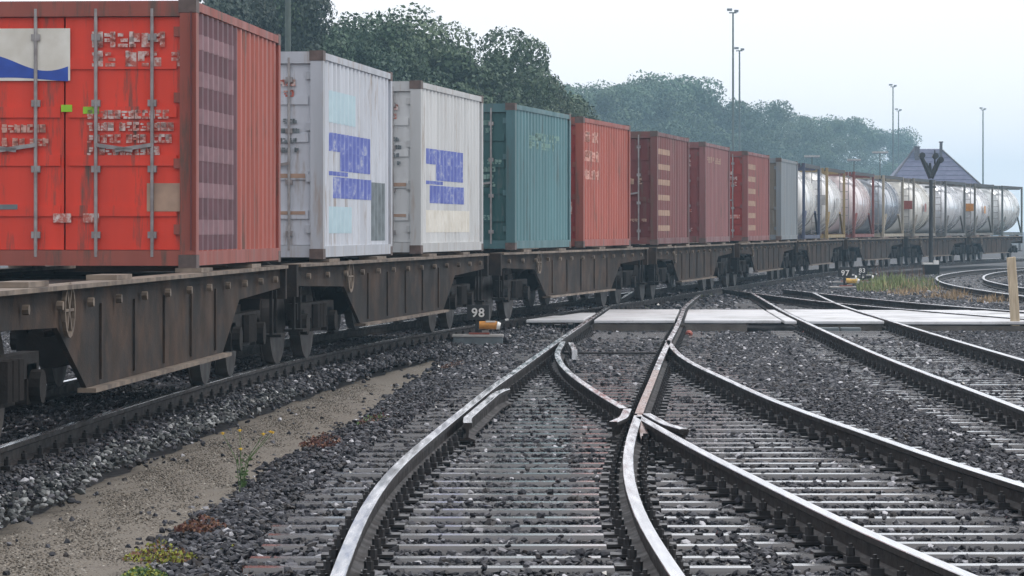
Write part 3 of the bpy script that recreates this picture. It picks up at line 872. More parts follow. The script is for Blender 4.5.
def build_train():
    proto = make_wagon()
    s0 = arc_of(38.26) - .95
    first = s0 - 17.05
    ords = ['nearest', 'second', 'third', 'fourth', 'fifth', 'sixth', 'seventh', 'eighth', 'ninth', 'tenth', 'eleventh']
    carries = ['carrying only the red container', 'under the two white containers', 'under the teal and the rust-red containers', 'under the dark brown and plum containers',
               'under the small red and grey containers', 'under the first two white tanks', 'under the third and fourth tanks', 'under the fifth and sixth tanks', 'under the last tanks at the right edge']
    for k in range(9):
        s = first + k * 17.05 + 8.3
        p, rz = frame_at(s, 5.95)
        o = proto if k == 0 else copy_tree(proto)
        o.location = p; o.rotation_euler = (0, 0, rz)
        tag(o, f'brown flat container wagon {carries[k]}', 'wagon', 'flat wagons of the freight train')
    def slot(ynear):
        s = arc_of(ynear) + CL / 2
        p, rz = frame_at(s, 2.6)
        return (p.x, p.y, 1.207), rz
    MK = dict(white=mat('worn_white_print', (.64, .58, .56), (.52, .38, .34), .6, scale=9, c3=(.42, .10, .07), c3amt=.75, c3scale=14), blue=mat('blue_print', lin(104, 118, 186), lin(86, 98, 168), .5, scale=5, c3=lin(170, 176, 196), c3amt=.35, c3scale=5),
              pink=mat('faded_pink_print', (.60, .36, .30), (.48, .25, .2), .6, scale=8, c3=(.38, .10, .07), c3amt=.5, c3scale=14), lime=mat('lime_print', lin(150, 205, 40), None, .5), pale=mat('pale_blue_print', lin(180, 203, 212), lin(168, 192, 202), .55, scale=5),
              plum=mat('plum_print', lin(104, 70, 78), lin(88, 60, 66), .6, scale=4), grey=mat('grey_print', lin(120, 130, 135), None, .6), beige=mat('beige_print', (.42, .28, .2), (.3, .2, .15), .6),
              green=mat('pale_green_print', lin(120, 150, 142), lin(95, 128, 122), .6, scale=6), dblue=mat('deep_blue_print', lin(40, 80, 175), lin(34, 66, 150), .5), cream=mat('cream_print', (.72, .70, .64), (.6, .57, .5), .5, scale=5))
    # red container nearest the camera
    loc, rz = slot(30.5)
    z = lambda y: (266 - y) / 109.0
    u = lambda x: 1.219 - (200 - x) / 109.0
    rd = [('cream', [(u(-30), u(73), z(80), z(28))]),
          ('white', rows(u(95), u(190), z(66), z(28), 2, 1, .18, (.05, .11)) + rows(u(90), u(186), z(154), z(106), 4, 2, .28, (.03, .09)) + [(u(56), u(74), z(221), z(212)), (u(86), u(102), z(221), z(212))]),
          ('lime', [(u(64), u(75), z(111), z(104)), (u(86), u(102), z(113), z(106))]), ('pink', rows(u(4), u(56), z(145), z(118), 2, 3, .4, (.05, .1))), ('beige', [(u(150), u(186), z(210), z(182))]), ('grey', [(u(0), u(20), z(208), z(203))])]
    make_container(loc, rz, lin(164, 84, 70), 'large bright red container nearest the camera with doors facing it', rd, [], mark_cols=MK, door_colour=lin(220, 58, 34), amt=.3)
    redc = [o for o in COL.objects if o.name.startswith('freight_container')][-1]
    dl = [c for c in redc.children if c.name.startswith('door') and not c.name.startswith(('door_h', 'door_s'))][0]
    mk = MB(); n = 24                                        # blue wave on the white panel of the left door
    for i in range(n + 1):
        x = u(-30) + (u(71) - u(-30)) * i / n; ph = i / n
        top = z(62) + .075 * math.sin(ph * 5.2 + .6); bot = z(79) + .02 * math.sin(ph * 4)
        mk.v += [(x, -CL / 2 + .0385, bot), (x, -CL / 2 + .0385, top)]
    mk.f = [(2 * i, 2 * i + 2, 2 * i + 3, 2 * i + 1) for i in range(n)]
    mk.build('painted_marking', MK['dblue'], dl)
    sw = [c for c in redc.children if c.name.startswith('side_wall')][-1]
    for nm, rects, off in (('plum', [(-2.87, -.25, .16, 2.33)], .003), ('pink', [(-2.6, -.5, .30 + k * .34, .44 + k * .34) for k in range(6)], .006)):
        mm_ = MK['plum'] if nm == 'plum' else mat('dusty_mauve_print', lin(138, 106, 112), lin(116, 90, 96), .6, scale=5)
        for (a, b, c_, d_) in rects:
            mk = MB(); corr_sheet(mk, 'x', CW / 2 - .012, a, b, c_, d_, off)
            mk.build('painted_marking', mm_, sw)
    def col_of(L, seed): return rows(-2.6, 1.6, 1.7, 1.95, 1, seed, .1, (.25, .5))
    # blue lettering on the white boxes: heavy bars as far as they can be made out
    blue = [(-2.2, .9, 1.28, 1.50), (-1.5, .9, 1.05, 1.28), (-2.2, -.9, .99, 1.04), (-1.9, 1.1, .72, .975)]
    wd = [('white', rows(.2, 1.0, 1.9, 2.15, 2, 5)), ('beige', [(.2, 1.0, .95, 1.0), (.2, 1.0, .52, .56)]), ('grey', rows(.2, 1.0, 1.25, 1.7, 4, 7, .5))]
    loc, rz = slot(39.3)
    make_container(loc, rz, lin(196, 201, 210), 'white container with blue lettering next to the red one', wd, [('blue', blue), ('pale', [(-2.3, -.3, 1.62, 2.0), (-2.3, -.6, .3, .62)]), ('grey', [(1.15, 2.2, .2, .95)])], mark_cols=MK, dirt=(.33, .29, .27), amt=.3)
    loc, rz = slot(47.3)
    make_container(loc, rz, lin(203, 205, 206), 'white container with blue lettering beside the teal one', wd, [('blue', blue), ('cream', [(-2.3, 1.5, .3, .62)])], mark_cols=MK, dirt=(.35, .31, .28), amt=.25)
    loc, rz = slot(55.8)
    make_container(loc, rz, lin(82, 122, 128), 'teal green container between the white and rust-red ones',
                   [('green', rows(.15, 1.02, 1.95, 2.2, 2, 11, .35) + rows(.15, 1.02, 1.05, 1.55, 4, 12, .35) + rows(.15, .9, .5, .62, 1, 13))],
                   [('green', rows(-1.4, 1.9, 1.72, 2.02, 2, 15, .12, (.25, .45)))], mark_cols=MK, dirt=(.07, .10, .10), amt=.2, door_colour=lin(38, 84, 86))  # door teal darker than the sides: shade on the end put into the colour
    loc, rz = slot(62.6)
    make_container(loc, rz, lin(162, 84, 70), 'rust-red container right of the teal one', [('white', rows(.15, 1.03, 1.55, 2.05, 4, 21, .35) + rows(.15, 1.03, .95, 1.3, 3, 22, .3) + [(.2, 1.0, .62, .85)])],
                   [('pink', rows(-2.6, -.6, 1.98, 2.2, 1, 23, .1, (.3, .5)) + rows(-2.6, -.6, 1.62, 1.84, 1, 24, .1, (.3, .5)) + rows(-2.6, -.6, 1.28, 1.48, 1, 25, .1, (.3, .5)))], mark_cols=MK, amt=.25, door_colour=lin(150, 44, 38))
    loc, rz = slot(71.8)
    make_container(loc, rz, lin(122, 72, 70), 'dark brown container right of the rust-red one', [('beige', rows(.2, 1.0, 1.3, 1.5, 1, 31) + rows(.2, 1.0, .5, .6, 1, 32))],
                   [('beige', [(-2.7, -.6, .3 + k * .33, .42 + k * .33) for k in range(6)])], mark_cols=MK, amt=.35, door_colour=lin(104, 44, 44))
    loc, rz = slot(80.7)
    make_container(loc, rz, lin(138, 90, 90), 'plum brown container between the dark brown and small red ones', [('white', rows(.2, 1.0, 1.85, 2.05, 2, 33) + rows(.2, 1.0, .75, .85, 1, 34) + rows(.2, 1.0, .3, .4, 1, 35))],
                   [('beige', rows(-2.2, 1.0, 1.95, 2.12, 1, 36, .1, (.3, .5)))], mark_cols=MK, amt=.3, door_colour=lin(124, 60, 60))
    loc, rz = slot(90.3)
    make_container(loc, rz, lin(142, 82, 78), 'small red container just left of the grey one', [('white', rows(.15, 1.03, 1.5, 1.95, 3, 41, .35) + [(.2, 1.0, .62, .72)])],
                   [('beige', [(-2.7, -.8, .3 + k * .33, .44 + k * .33) for k in range(6)])], mark_cols=MK, amt=.3, door_colour=lin(150, 50, 42))
    loc, rz = slot(99.2)
    make_container(loc, rz, lin(132, 140, 146), 'grey container just before the white tanks', [('cream', [(.1, .6, .5, .85)])], [], mark_cols=MK, dirt=(.2, .19, .17), amt=.3, door_colour=lin(112, 104, 92))
    tanks = [((.84, .84, .82), (.06, .075, .13), 'white tank in a blue-grey frame right of the grey container', 1), ((.84, .84, .84), (.30, .22, .10), 'white tank in an ochre frame, second tank from the left', 1),
             ((.72, .63, .63), (.20, .055, .045), 'pinkish tank in a red frame, third from the left', 1), ((.36, .39, .44), (.34, .30, .23), 'silver tank in a beige frame, fourth from the left', None),
             ((.80, .79, .74), (.20, .18, .15), 'cream grey tank just left of the trackside signal post', 1), ((.80, .82, .85), (.12, .12, .115), 'bright silver tank just right of the trackside signal post', None),
             ((.84, .85, .87), (.13, .125, .11), 'bright silver tank second from the right edge', None), ((.84, .87, .87), (.11, .13, .125), 'rightmost silver tank at the edge of the picture', None)]
    for k, (tc, fc, lb, e) in enumerate(tanks):
        loc, rz = slot(107.3 + k * 8.15)
        make_tank(loc, rz, tc, fc, lb, e, {4: M['redstud'], 6: M['ochre'], 1: M['lid']}.get(k))

# ------------------------------------------------------------------ trees
def crown_mesh(seed, kind, mat_):
    """leaf-sized faces spread through an uneven, lobed crown of unit height and about unit width"""
    r = np.random.default_rng(seed)
    lobes = []
    nl = 44
    for i in range(nl):
        if kind == 'round':
            a = r.uniform(0, 2 * np.pi); h = r.uniform(.10, .95); rad = .42 * np.sqrt(max(0, 1 - ((h - .45) / .58) ** 2)) * r.uniform(.4, 1.08)
            lobes.append((rad * np.cos(a), rad * np.sin(a), h, r.uniform(.05, .15)))
        else:
            a = r.uniform(0, 2 * np.pi); h = r.uniform(.12, .98); rad = .30 * (1.05 - h) ** .7 * r.uniform(.3, 1.1)
            lobes.append((rad * np.cos(a), rad * np.sin(a), h, r.uniform(.06, .12)))
    V = []; F = []
    per = 760
    tone = []
    for (lx, ly, lz, lr) in lobes:
        dirs = r.normal(size=(per, 3)); dirs /= np.linalg.norm(dirs, axis=1)[:, None]
        rr = lr * r.uniform(.55, 1.08, per) ** .6
        c = np.c_[lx, ly, lz] + dirs * rr[:, None] * np.array([1.15, 1.15, .85])
        nrm = dirs + r.normal(0, .55, (per, 3)); nrm /= np.linalg.norm(nrm, axis=1)[:, None]
        tmp = r.normal(size=(per, 3)); a = np.cross(nrm, tmp); a /= np.linalg.norm(a, axis=1)[:, None]; b = np.cross(nrm, a)
        sz = (r.uniform(.05, 1, per) ** 1.5 * .010 + .0035)[:, None]
        n0 = len(V) * 1
        base = sum(len(x) for x in V)
        V.append(np.stack([c - a * sz, c + b * sz * .6, c + a * sz, c - b * sz * .6], 1).reshape(-1, 3))
        F.append(np.arange(per * 4).reshape(-1, 4) + base)
        tone += [1 if (r.random() < .2 if kind == 'round' else r.random() < .1) else 0] * per
    V = np.concatenate(V); F = np.concatenate(F)
    me = bpy.data.meshes.new('crown')
    me.from_pydata(V.tolist(), [], F.tolist()); me.materials.append(mat_); me.materials.append(M['leaf_d'])
    me.polygons.foreach_set('material_index', tone); me.update()
    return me

def trunk_mesh(seed):
    r = random.Random(seed); mb = MB()
    mb.cyl((0, 0, 0), (.01, .005, .5), .028, .016, 8)
    for k in range(7):
        a = r.uniform(0, 6.28); z = r.uniform(.2, .5); ln = r.uniform(.18, .3)
        mb.cyl((.004, .002, z), (math.cos(a) * ln, math.sin(a) * ln, z + r.uniform(.12, .3)), .011, .004, 6)
    return mb.mesh('trunk', M['bark'])

def build_trees():
    CR = [crown_mesh(11, 'round', M['leaf_a']), crown_mesh(12, 'round', M['leaf_b']), crown_mesh(13, 'round', M['leaf_a']), crown_mesh(14, 'round', M['leaf_b']), crown_mesh(15, 'pine', M['leaf_c'])]
    TR = [trunk_mesh(1), trunk_mesh(2)]
    # (picture column, top row, distance, width factor, crown variant)
    near = [(216, -2, 118, .9, 4), (250, 2, 121, .8, 4), (276, -2, 124, .55, 4), (300, 8, 124, .75, 4), (330, 28, 128, .95, 0), (362, 20, 132, 1.0, 2), (400, 18, 136, 1.1, 0),
            (440, 26, 141, 1.05, 2), (478, 34, 146, 1.0, 0), (508, 62, 152, .95, 2), (536, 70, 158, .8, 0)]
    far = [(556, 92, 400, 1.0, 1), (584, 84, 405, 1.05, 3), (612, 86, 410, 1.0, 1), (640, 72, 420, 1.15, 3), (672, 70, 430, 1.15, 1), (703, 86, 445, 1.1, 3), (730, 100, 460, 1.05, 1), (760, 106, 480, 1.1, 3),
           (790, 114, 505, 1.0, 1), (815, 113, 535, 1.05, 3), (842, 122, 570, 1.1, 1), (868, 128, 610, 1.1, 3), (890, 134, 660, 1.1, 1), (908, 146, 720, 1.1, 3), (926, 156, 790, 1.0, 1)]
    nth = ['first', 'second', 'third', 'fourth', 'fifth', 'sixth', 'seventh', 'eighth', 'ninth', 'tenth', 'eleventh', 'twelfth', 'thirteenth', 'fourteenth', 'fifteenth']
    for grp, rowl in (('near', near), ('far', far)):
        for i, (x, y, Z, wf, k) in enumerate(rowl):
            hgt = ((228 - y) / FPX * Z + CAM_H + .4) * (1 + random.uniform(-.05, .04))
            if grp == 'near':
                lb = ('dark pine tree' if k == 4 else 'dark green broadleaf tree') + f', {nth[i]} from the left in the nearer wood'
                nm = 'pine_tree' if k == 4 else 'broadleaf_tree'
            else:
                lb = f'hazy blue-green tree, {nth[i]} from the left in the farther wood'; nm = 'broadleaf_tree'
            t = empty(nm, ((x - 512) / FPX * Z, Z, -.35), random.uniform(0, 6.28), lb, 'tree', 'trees of the nearer wood' if grp == 'near' else 'trees of the farther wood')
            wd = hgt * (.95 if k == 4 else .92) * wf
            c = place('crown', CR[k], t); c.scale = (wd, wd, hgt * 1.0)
            tr = place('trunk', TR[i % 2], t); tr.scale = (hgt, hgt, hgt)
    # closed wood behind the front rows
    r = np.random.default_rng(5); V = []; F = []; n0 = 0
    backs = []
    for (x, y, Z, wf, k) in near + far:
        for q in range(3):
            backs.append((x + r.uniform(-30, 30), y + r.uniform(26, 60), Z + r.uniform(.06, .16) * Z))
    src = [np.array([v.co[:] for v in m.vertices]) for m in CR[:4]]
    for (x, y, Z) in backs:
        hgt = max((228 - y) / FPX * Z + CAM_H + .4, 4)
        s_ = src[int(r.integers(0, 4))]
        nq = len(s_) // 4; keep = r.random(nq) < .2
        q = s_.reshape(nq, 4, 3)[keep]; cen = q.mean(1, keepdims=True); q = cen + (q - cen) * 2.4
        a = r.uniform(0, 6.28); ca, sa = math.cos(a), math.sin(a)
        P = q.reshape(-1, 3) * np.array([hgt * .95, hgt * .95, hgt])
        P = np.c_[P[:, 0] * ca - P[:, 1] * sa + (x - 512) / FPX * Z, P[:, 0] * sa + P[:, 1] * ca + Z, P[:, 2] - .35]
        V.append(P); F.append(np.arange(len(P)).reshape(-1, 4) + n0); n0 += len(P)
    me = bpy.data.meshes.new('wood_mass'); me.from_pydata(np.concatenate(V).tolist(), [], np.concatenate(F).tolist()); me.materials.append(M['leaf_b']); me.update()
    place('wood_mass', me, label='mass of foliage filling the wood behind the front trees', cat='wood', kind='stuff')

# ------------------------------------------------------------------ masts, house, signal
def mast(px_, top, Z, lab, wid=.13, heads=2, hgt=None):
    X = (px_ - 512) / FPX * Z
    H_ = hgt or (228 - top) / FPX * Z + CAM_H
    t = empty('light_mast', (X, Z, -.35), 0, lab, 'light mast', 'tall light masts of the yard')
    H_ += .35
    mb = MB(); mb.cyl((0, 0, 0), (0, 0, H_), wid, wid * .55, 12); mb.build('pole', M['galv'], t, smooth=False)
    mb = MB(); mb.box(-.35, .35, -.35, .35, 0, .45); mb.build('plinth', M['concrete_dk'], t)
    mb = MB(); mb.bar((-.34, 0, H_ + .02), (.30, 0, H_ + .02), .10, .10); mb.build('crossarm', M['galv'], t)
    for sx in (-1, 1):
        mb = MB(); mb.box(sx * .27 - (.24 if sx < 0 else .16), sx * .27 + .18, -.2, .2, H_ + .06 + (.12 if sx < 0 else 0), H_ + .26 + (.12 if sx < 0 else 0)); mb.build('floodlight', M['lamp'], t)

def build_yard():
    mast(288, -60, 108, 'thick green light mast rising behind the first white container', .115, hgt=18.5)
    mast(733, 13, 285, 'tallest light mast in the middle of the picture')
    mast(739.5, 51, 330, 'shorter light mast close beside the tallest one')
    mast(893, 87, 430, 'light mast just left of the slate-roofed house')
    mast(898.5, 111, 500, 'small far light mast almost hidden by the one left of the house', .14)
    mast(983, 110, 500, 'lone light mast above the rightmost tanks', .16)
    for i, (x, y, Z, wd, lb) in enumerate(((880, 153, 255, 1.2, 'tee-shaped platform lamp standing left of the slate-roofed house'), (854, 160.5, 245, 1.0, 'low tee-shaped platform lamp over the pinkish tank'),
                                           (812, 157, 240, 1.1, 'low tee-shaped platform lamp over the first white tank'))):
        X = (x - 512) / FPX * Z; hh = (228 - y) / FPX * Z + CAM_H + .35
        t = empty('platform_lamp', (X, Z, -.35), 0, lb, 'platform lamp', 'platform lamps behind the train')
        mb = MB(); mb.cyl((0, 0, 0), (0, 0, hh), .06, .045, 8); mb.build('pole', M['galv'], t)
        mb = MB(); mb.box(-wd / 2, wd / 2, -.12, .12, hh, hh + .12); mb.build('lamp_tray', M['lid'], t)
        for sx in (-1, 1):
            mb = MB(); mb.box(sx * wd * .28 - .2, sx * wd * .28 + .2, -.1, .1, hh - .06, hh - .002); mb.build('lamp_shade', M['lamp'], t)
    # house with a slate hip roof behind the train
    Z = 300.0; s = FPX / Z; X0 = (931 - 512) / s
    t = empty('hipped_house', (X0, Z, -.35), 0, 'house with steep slate hip roof and chimneys behind the tanks', 'house')
    ez, rz_ = 4.6, (228 - 149) / s + CAM_H + .35
    hw, hd = 5.1, 4.2
    mb = MB(); mb.box(-hw + .35, hw - .35, -hd + .35, hd - .35, 0, ez - .02); wall = mb.build('wall', M['brick'], t)
    for x in (-2.0, 0, 2.0):
        mb = MB(); mb.box(x - .45, x + .45, -hd + .30, -hd + .348, 1.2, 2.9); wn = mb.build('window', M['white'], t)
        mb = MB(); mb.box(x - .38, x + .38, -hd + .285, -hd + .298, 1.28, 2.82); mb.build('pane', M['glass'], wn)
    mb = MB(); rl = .75
    P = [(-hw, -hd, ez), (hw, -hd, ez), (hw, hd, ez), (-hw, hd, ez), (-1.5, 0, rz_), (.85, 0, rz_)]
    mb.add(P, [(0, 1, 5, 4), (1, 2, 5), (2, 3, 4, 5), (3, 0, 4), (3, 2, 1, 0)])
    roof = mb.build('roof', M['slate'], t)
    A_, B_, C_, D_ = (Vector(P[i]) for i in (0, 1, 5, 4))
    nrm = (B_ - A_).cross(D_ - A_).normalized()
    k = 0
    for i in range(11):                                   # courses of slates on the face that shows
        t0 = i / 11; t1 = (i + 1.12) / 11
        l0 = A_.lerp(D_, t0); r0 = B_.lerp(C_, t0); l1 = A_.lerp(D_, min(t1, 1)); r1 = B_.lerp(C_, min(t1, 1))
        sl = MB(); vs = [l0 + nrm * .05, r0 + nrm * .05, r1 + nrm * .012, l1 + nrm * .012, l0 + nrm * .006, r0 + nrm * .006]
        sl.add(vs, [(0, 1, 2, 3), (4, 5, 1, 0)]); sl.build('slate_course', M['slate'], roof)
    for x, z1, wd, nm in ((-1.35, rz_ + .12, .42, 'chimney'), (.80, rz_ + .55, .19, 'chimney')):
        y = -.75
        mb = MB(); mb.box(x - wd / 2, x + wd / 2, y - .3, y + .3, rz_ - 1.6, z1); ch = mb.build(nm, M['chimney'], roof)
        mb = MB(); mb.box(x - wd / 2 - .06, x + wd / 2 + .06, y - .36, y + .36, z1 + .002, z1 + .1); mb.build('chimney_cap', M['chimney'], ch)
    for sx, xr in ((-1, 4), (1, 5)):
        mb = MB(); mb.bar(Vector(P[0 if sx < 0 else 1]) + Vector((0, -.02, .05)), Vector(P[xr]) + Vector((0, -.02, .05)), .14, .1); mb.build('hip_ridge', M['chimney'], roof)
    # forked trackside signal post
    Z = 126.0; s = FPX / Z; X = (931 - 512) / s
    t = empty('signal_post', (X, Z, -.35), 0, 'dark forked signal post with lamps in front of the tanks', 'signal post')
    zz = lambda y: (228 - y) / s + CAM_H + .35
    mb = MB(); mb.cyl((0, 0, 0), (0, 0, zz(180)), .085, .07, 10); mb.build('post', M['dark_iron'], t)
    for x, y0, y1, rr in ((-9.5, 178, 157, .10), (8.5, 178, 160, .10), (-1, 178, 163, .06), (-5, 176, 163, .07), (5, 176, 164, .07)):
        mb = MB(); mb.cyl((0, 0, zz(y0)), (x / s, 0, zz(y1)), rr, rr * .8, 8); mb.build('fork_arm', M['dark_iron'], t)
    for x, y in ((-9.5, 156), (3.8, 156.5), (9, 160.5)):
        mb = MB(); mb.cyl((x / s, -.18, zz(y)), (x / s, .14, zz(y)), .105, .09, 14); la = mb.build('signal_lamp', M['black'], t)
        mb = MB(); mb.cyl((x / s, -.30, zz(y) + .02), (x / s, -.182, zz(y) + .02), .112, .108, 14); mb.build('lamp_hood', M['dark_iron'], la)
    mb = MB(); mb.cyl((3.8 / s, 0, zz(164)), (3.8 / s, 0, zz(150)), .03, .025, 6); mb.build('finial', M['dark_iron'], t)
    mb = MB(); mb.bar((-6 / s, 0, zz(187)), (5 / s, 0, zz(187)), .06, .06); mb.build('crossbar', M['dark_iron'], t)
    mb = MB(); mb.box(-.28, .28, -.28, .28, 0, .55); mb.build('plinth', M['bogie'], t)
    mb = MB(); mb.box(-.34, .06, -.3, .1, .552, .62); mb.box(.08, .26, -.3, .1, .552, .70); mb.build('cable_cap', M['white'], t)

# ------------------------------------------------------------------ point levers with number plates
def text_mesh(body, size, mat_):
    cu = bpy.data.curves.new('number', 'FONT'); cu.body = body; cu.size = size; cu.align_x = 'CENTER'; cu.align_y = 'CENTER'; cu.extrude = .002; cu.offset = size * .02
    cu.space_character = 1.12
    tmp = bpy.data.objects.new('number', cu); COL.objects.link(tmp)
    dg = bpy.context.evaluated_depsgraph_get(); me = bpy.data.meshes.new_from_object(tmp.evaluated_get(dg))
    bpy.data.objects.remove(tmp); bpy.data.curves.remove(cu)
    me.transform(Matrix.Rotation(R(90), 4, 'X')); me.materials.clear(); me.materials.append(mat_)
    return me

def point_lever(loc, num, label, sc=1.0, weight='ochre', group='point levers with number plates'):
    t = empty('point_lever', loc, 0, label, 'point lever', group)
    B = lambda nm, m, *a, bev=0: MB().box(*[q * sc for q in a]).build(nm, m, t, bevel=bev * sc)
    B('base_box', M['trough'], -.385, .385, -.22, .22, 0, .175, bev=.012)
    B('lid', M['lid'], -.395, .395, -.23, .23, .177, .215, bev=.008)
    B('bearing', M['redstud'], -.14, .18, -.12, .02, .217, .245, bev=.006)
    mb = MB(); mb.cyl((.06 * sc, -.06 * sc, .26 * sc), (.17 * sc, -.06 * sc, .26 * sc), .03 * sc, n=10); mb.build('pivot', M['lid'], t)
    mb = MB(); mb.bar((-.02 * sc, 0, .22 * sc), (-.02 * sc, 0, .50 * sc), .05 * sc, .05 * sc); mb.build('lantern_post', M['dark_iron'], t)
    mb = MB(); mb.bar((0, -.06 * sc, .26 * sc), (.42 * sc, -.06 * sc, .44 * sc), .035 * sc, .035 * sc); mb.build('lever_arm', M['dark_iron'], t)
    mb = MB(); mb.cyl((.02 * sc, -.10 * sc, .36 * sc), (.29 * sc, -.10 * sc, .36 * sc), .062 * sc, n=16); wo = mb.build('counterweight', M[weight], t)
    mb = MB(); mb.cyl((.292 * sc, -.10 * sc, .355 * sc), (.345 * sc, -.10 * sc, .345 * sc), .062 * sc, .05 * sc, n=16); mb.box(.12 * sc, .27 * sc, -.15 * sc, -.06 * sc, .405 * sc, .425 * sc); mb.build('white_cap', M['white'], wo)
    mb = MB(); mb.bar((.40 * sc, -.06 * sc, .435 * sc), (.47 * sc, -.06 * sc, .45 * sc), .03 * sc, .03 * sc); mb.build('grip', M['white'], t)
    pl = B('number_plate', M['black'], -.17, .17, -.03, .01, .44, .67, bev=.006)
    n = place('number', text_mesh(num, .19 * sc, M['white']), pl, loc=(-.0, -.034 * sc, .545 * sc))
    return t

def build_small():
    g = LEVER; point_lever((g[0], g[1], -.285), '98', 'point lever with ochre weight and black plate reading 98')
    g = (9.35, 92.0); X = (845 - 512) / FPX * 96; point_lever((X, 96, -.35), '97', 'far point lever with yellow weight and plate reading 97', 1.15, 'yellow')
    X = (862 - 512) / FPX * 104; point_lever((X, 104, -.30), '83', 'right-hand small black far point lever, plate reading 83', 1.0, 'black')
    X = (845 - 512) / FPX * 103.5; point_lever((X, 103.5, -.30), '94', 'left-hand small black far point lever, plate reading 94, behind 97', 1.0, 'black')
    # pale leaning wooden post
    Z = 57.3; s = FPX / Z; X = (1016 - 512) / s
    t = MB(); n = 4
    prof = [(-.075, -.055), (.075, -.055), (.075, .055), (-.075, .055)]
    for z, dx in ((0, 0), (.7, -.035), (1.42, -.085)):
        for (a, b) in prof: t.v.append((a * (1.0 if z < 1 else .94) + dx, b, z + (.02 * (a > 0) if z > 1 else 0)))
    for k in (0, 1):
        for i in range(4): t.f.append((k * 4 + i, k * 4 + (i + 1) % 4, k * 4 + 4 + (i + 1) % 4, k * 4 + 4 + i))
    t.f += [(3, 2, 1, 0), (8, 9, 10, 11)]
    t.build('wooden_post', M['wood_post'], None, bevel=.008, loc=(X, Z, -.36), label='pale bare wooden post leaning left at the right edge', cat='post')
    # red brown studs in front of the crossing
    for (x, y, lb) in ((689, 340, 'red-brown round-headed stud beside the switch blades'), (806, 340, 'red-brown round-headed stud left of the concrete blocks')):
        g = gpt(x, y, -.25); t = empty('trackside_stud', (g[0], g[1], -.34), 0, lb, 'stud', 'studs in front of the crossing')
        mb = MB(); mb.cyl((0, 0, 0), (0, 0, .16), .03, n=8); mb.build('stem', M['dark_iron'], t)
        mb = MB(); mb.lathe_y([(-.05, .02), (-.035, .05), (0, .062), (.035, .05), (.05, .02)], 14, 0, .19); mb.build('head', M['redstud'], t, smooth=True)

# ------------------------------------------------------------------ weeds and grass
def blades(name, mat_, pts, hmin, hmax, wd, lean, seed, **k):
    r = np.random.default_rng(seed); V = []; F = []
    for i, (x, y, z) in enumerate(pts):
        a = r.uniform(0, 6.28); h = r.uniform(hmin, hmax) * (.75 + .5 * math.sin(x * 2.3 + y * .8) * math.sin(x * .9 - y * 1.7)); dx, dy = r.normal(0, lean * h, 2)
        ca, sa = math.cos(a) * wd, math.sin(a) * wd; n = len(V)
        V += [(x - ca, y - sa, z), (x + ca, y + sa, z), (x + dx * .4 - ca * .7, y + dy * .4 - sa * .7, z + h * .6), (x + dx * .4 + ca * .7, y + dy * .4 + sa * .7, z + h * .6), (x + dx, y + dy, z + h)]
        F += [(n, n + 1, n + 3, n + 2), (n + 2, n + 3, n + 4)]
    me = bpy.data.meshes.new(name); me.from_pydata(V, [], F); me.materials.append(mat_); me.update()
    return place(name, me, **k)

def clump(x, y, sz, m, label, seed, name='stonecrop_clump', n=260):
    r = np.random.default_rng(seed); V = []; F = []
    for i in range(n):
        a = r.uniform(0, 6.28); q = sz * math.sqrt(r.random()); c = np.array([q * math.cos(a), q * math.sin(a) * 1.0, r.uniform(0, 1) * sz * .55 * (1.15 - q / sz)])
        u = r.normal(size=3); u /= np.linalg.norm(u); v = np.cross(u, r.normal(size=3)); v /= np.linalg.norm(v)
        s_ = r.uniform(.007, .016); k = len(V)
        V += [tuple(c - u * s_), tuple(c + v * s_ * .7), tuple(c + u * s_), tuple(c - v * s_ * .7)]; F.append((k, k + 1, k + 2, k + 3))
    me = bpy.data.meshes.new(name); me.from_pydata(V, [], F)
    for q in m: me.materials.append(M[q])
    me.polygons.foreach_set('material_index', r.integers(0, len(m), len(F)).tolist()); me.update()
    place(name, me, loc=(x, y, -.235), label=label, cat='plant', group='low plants by the grit path')

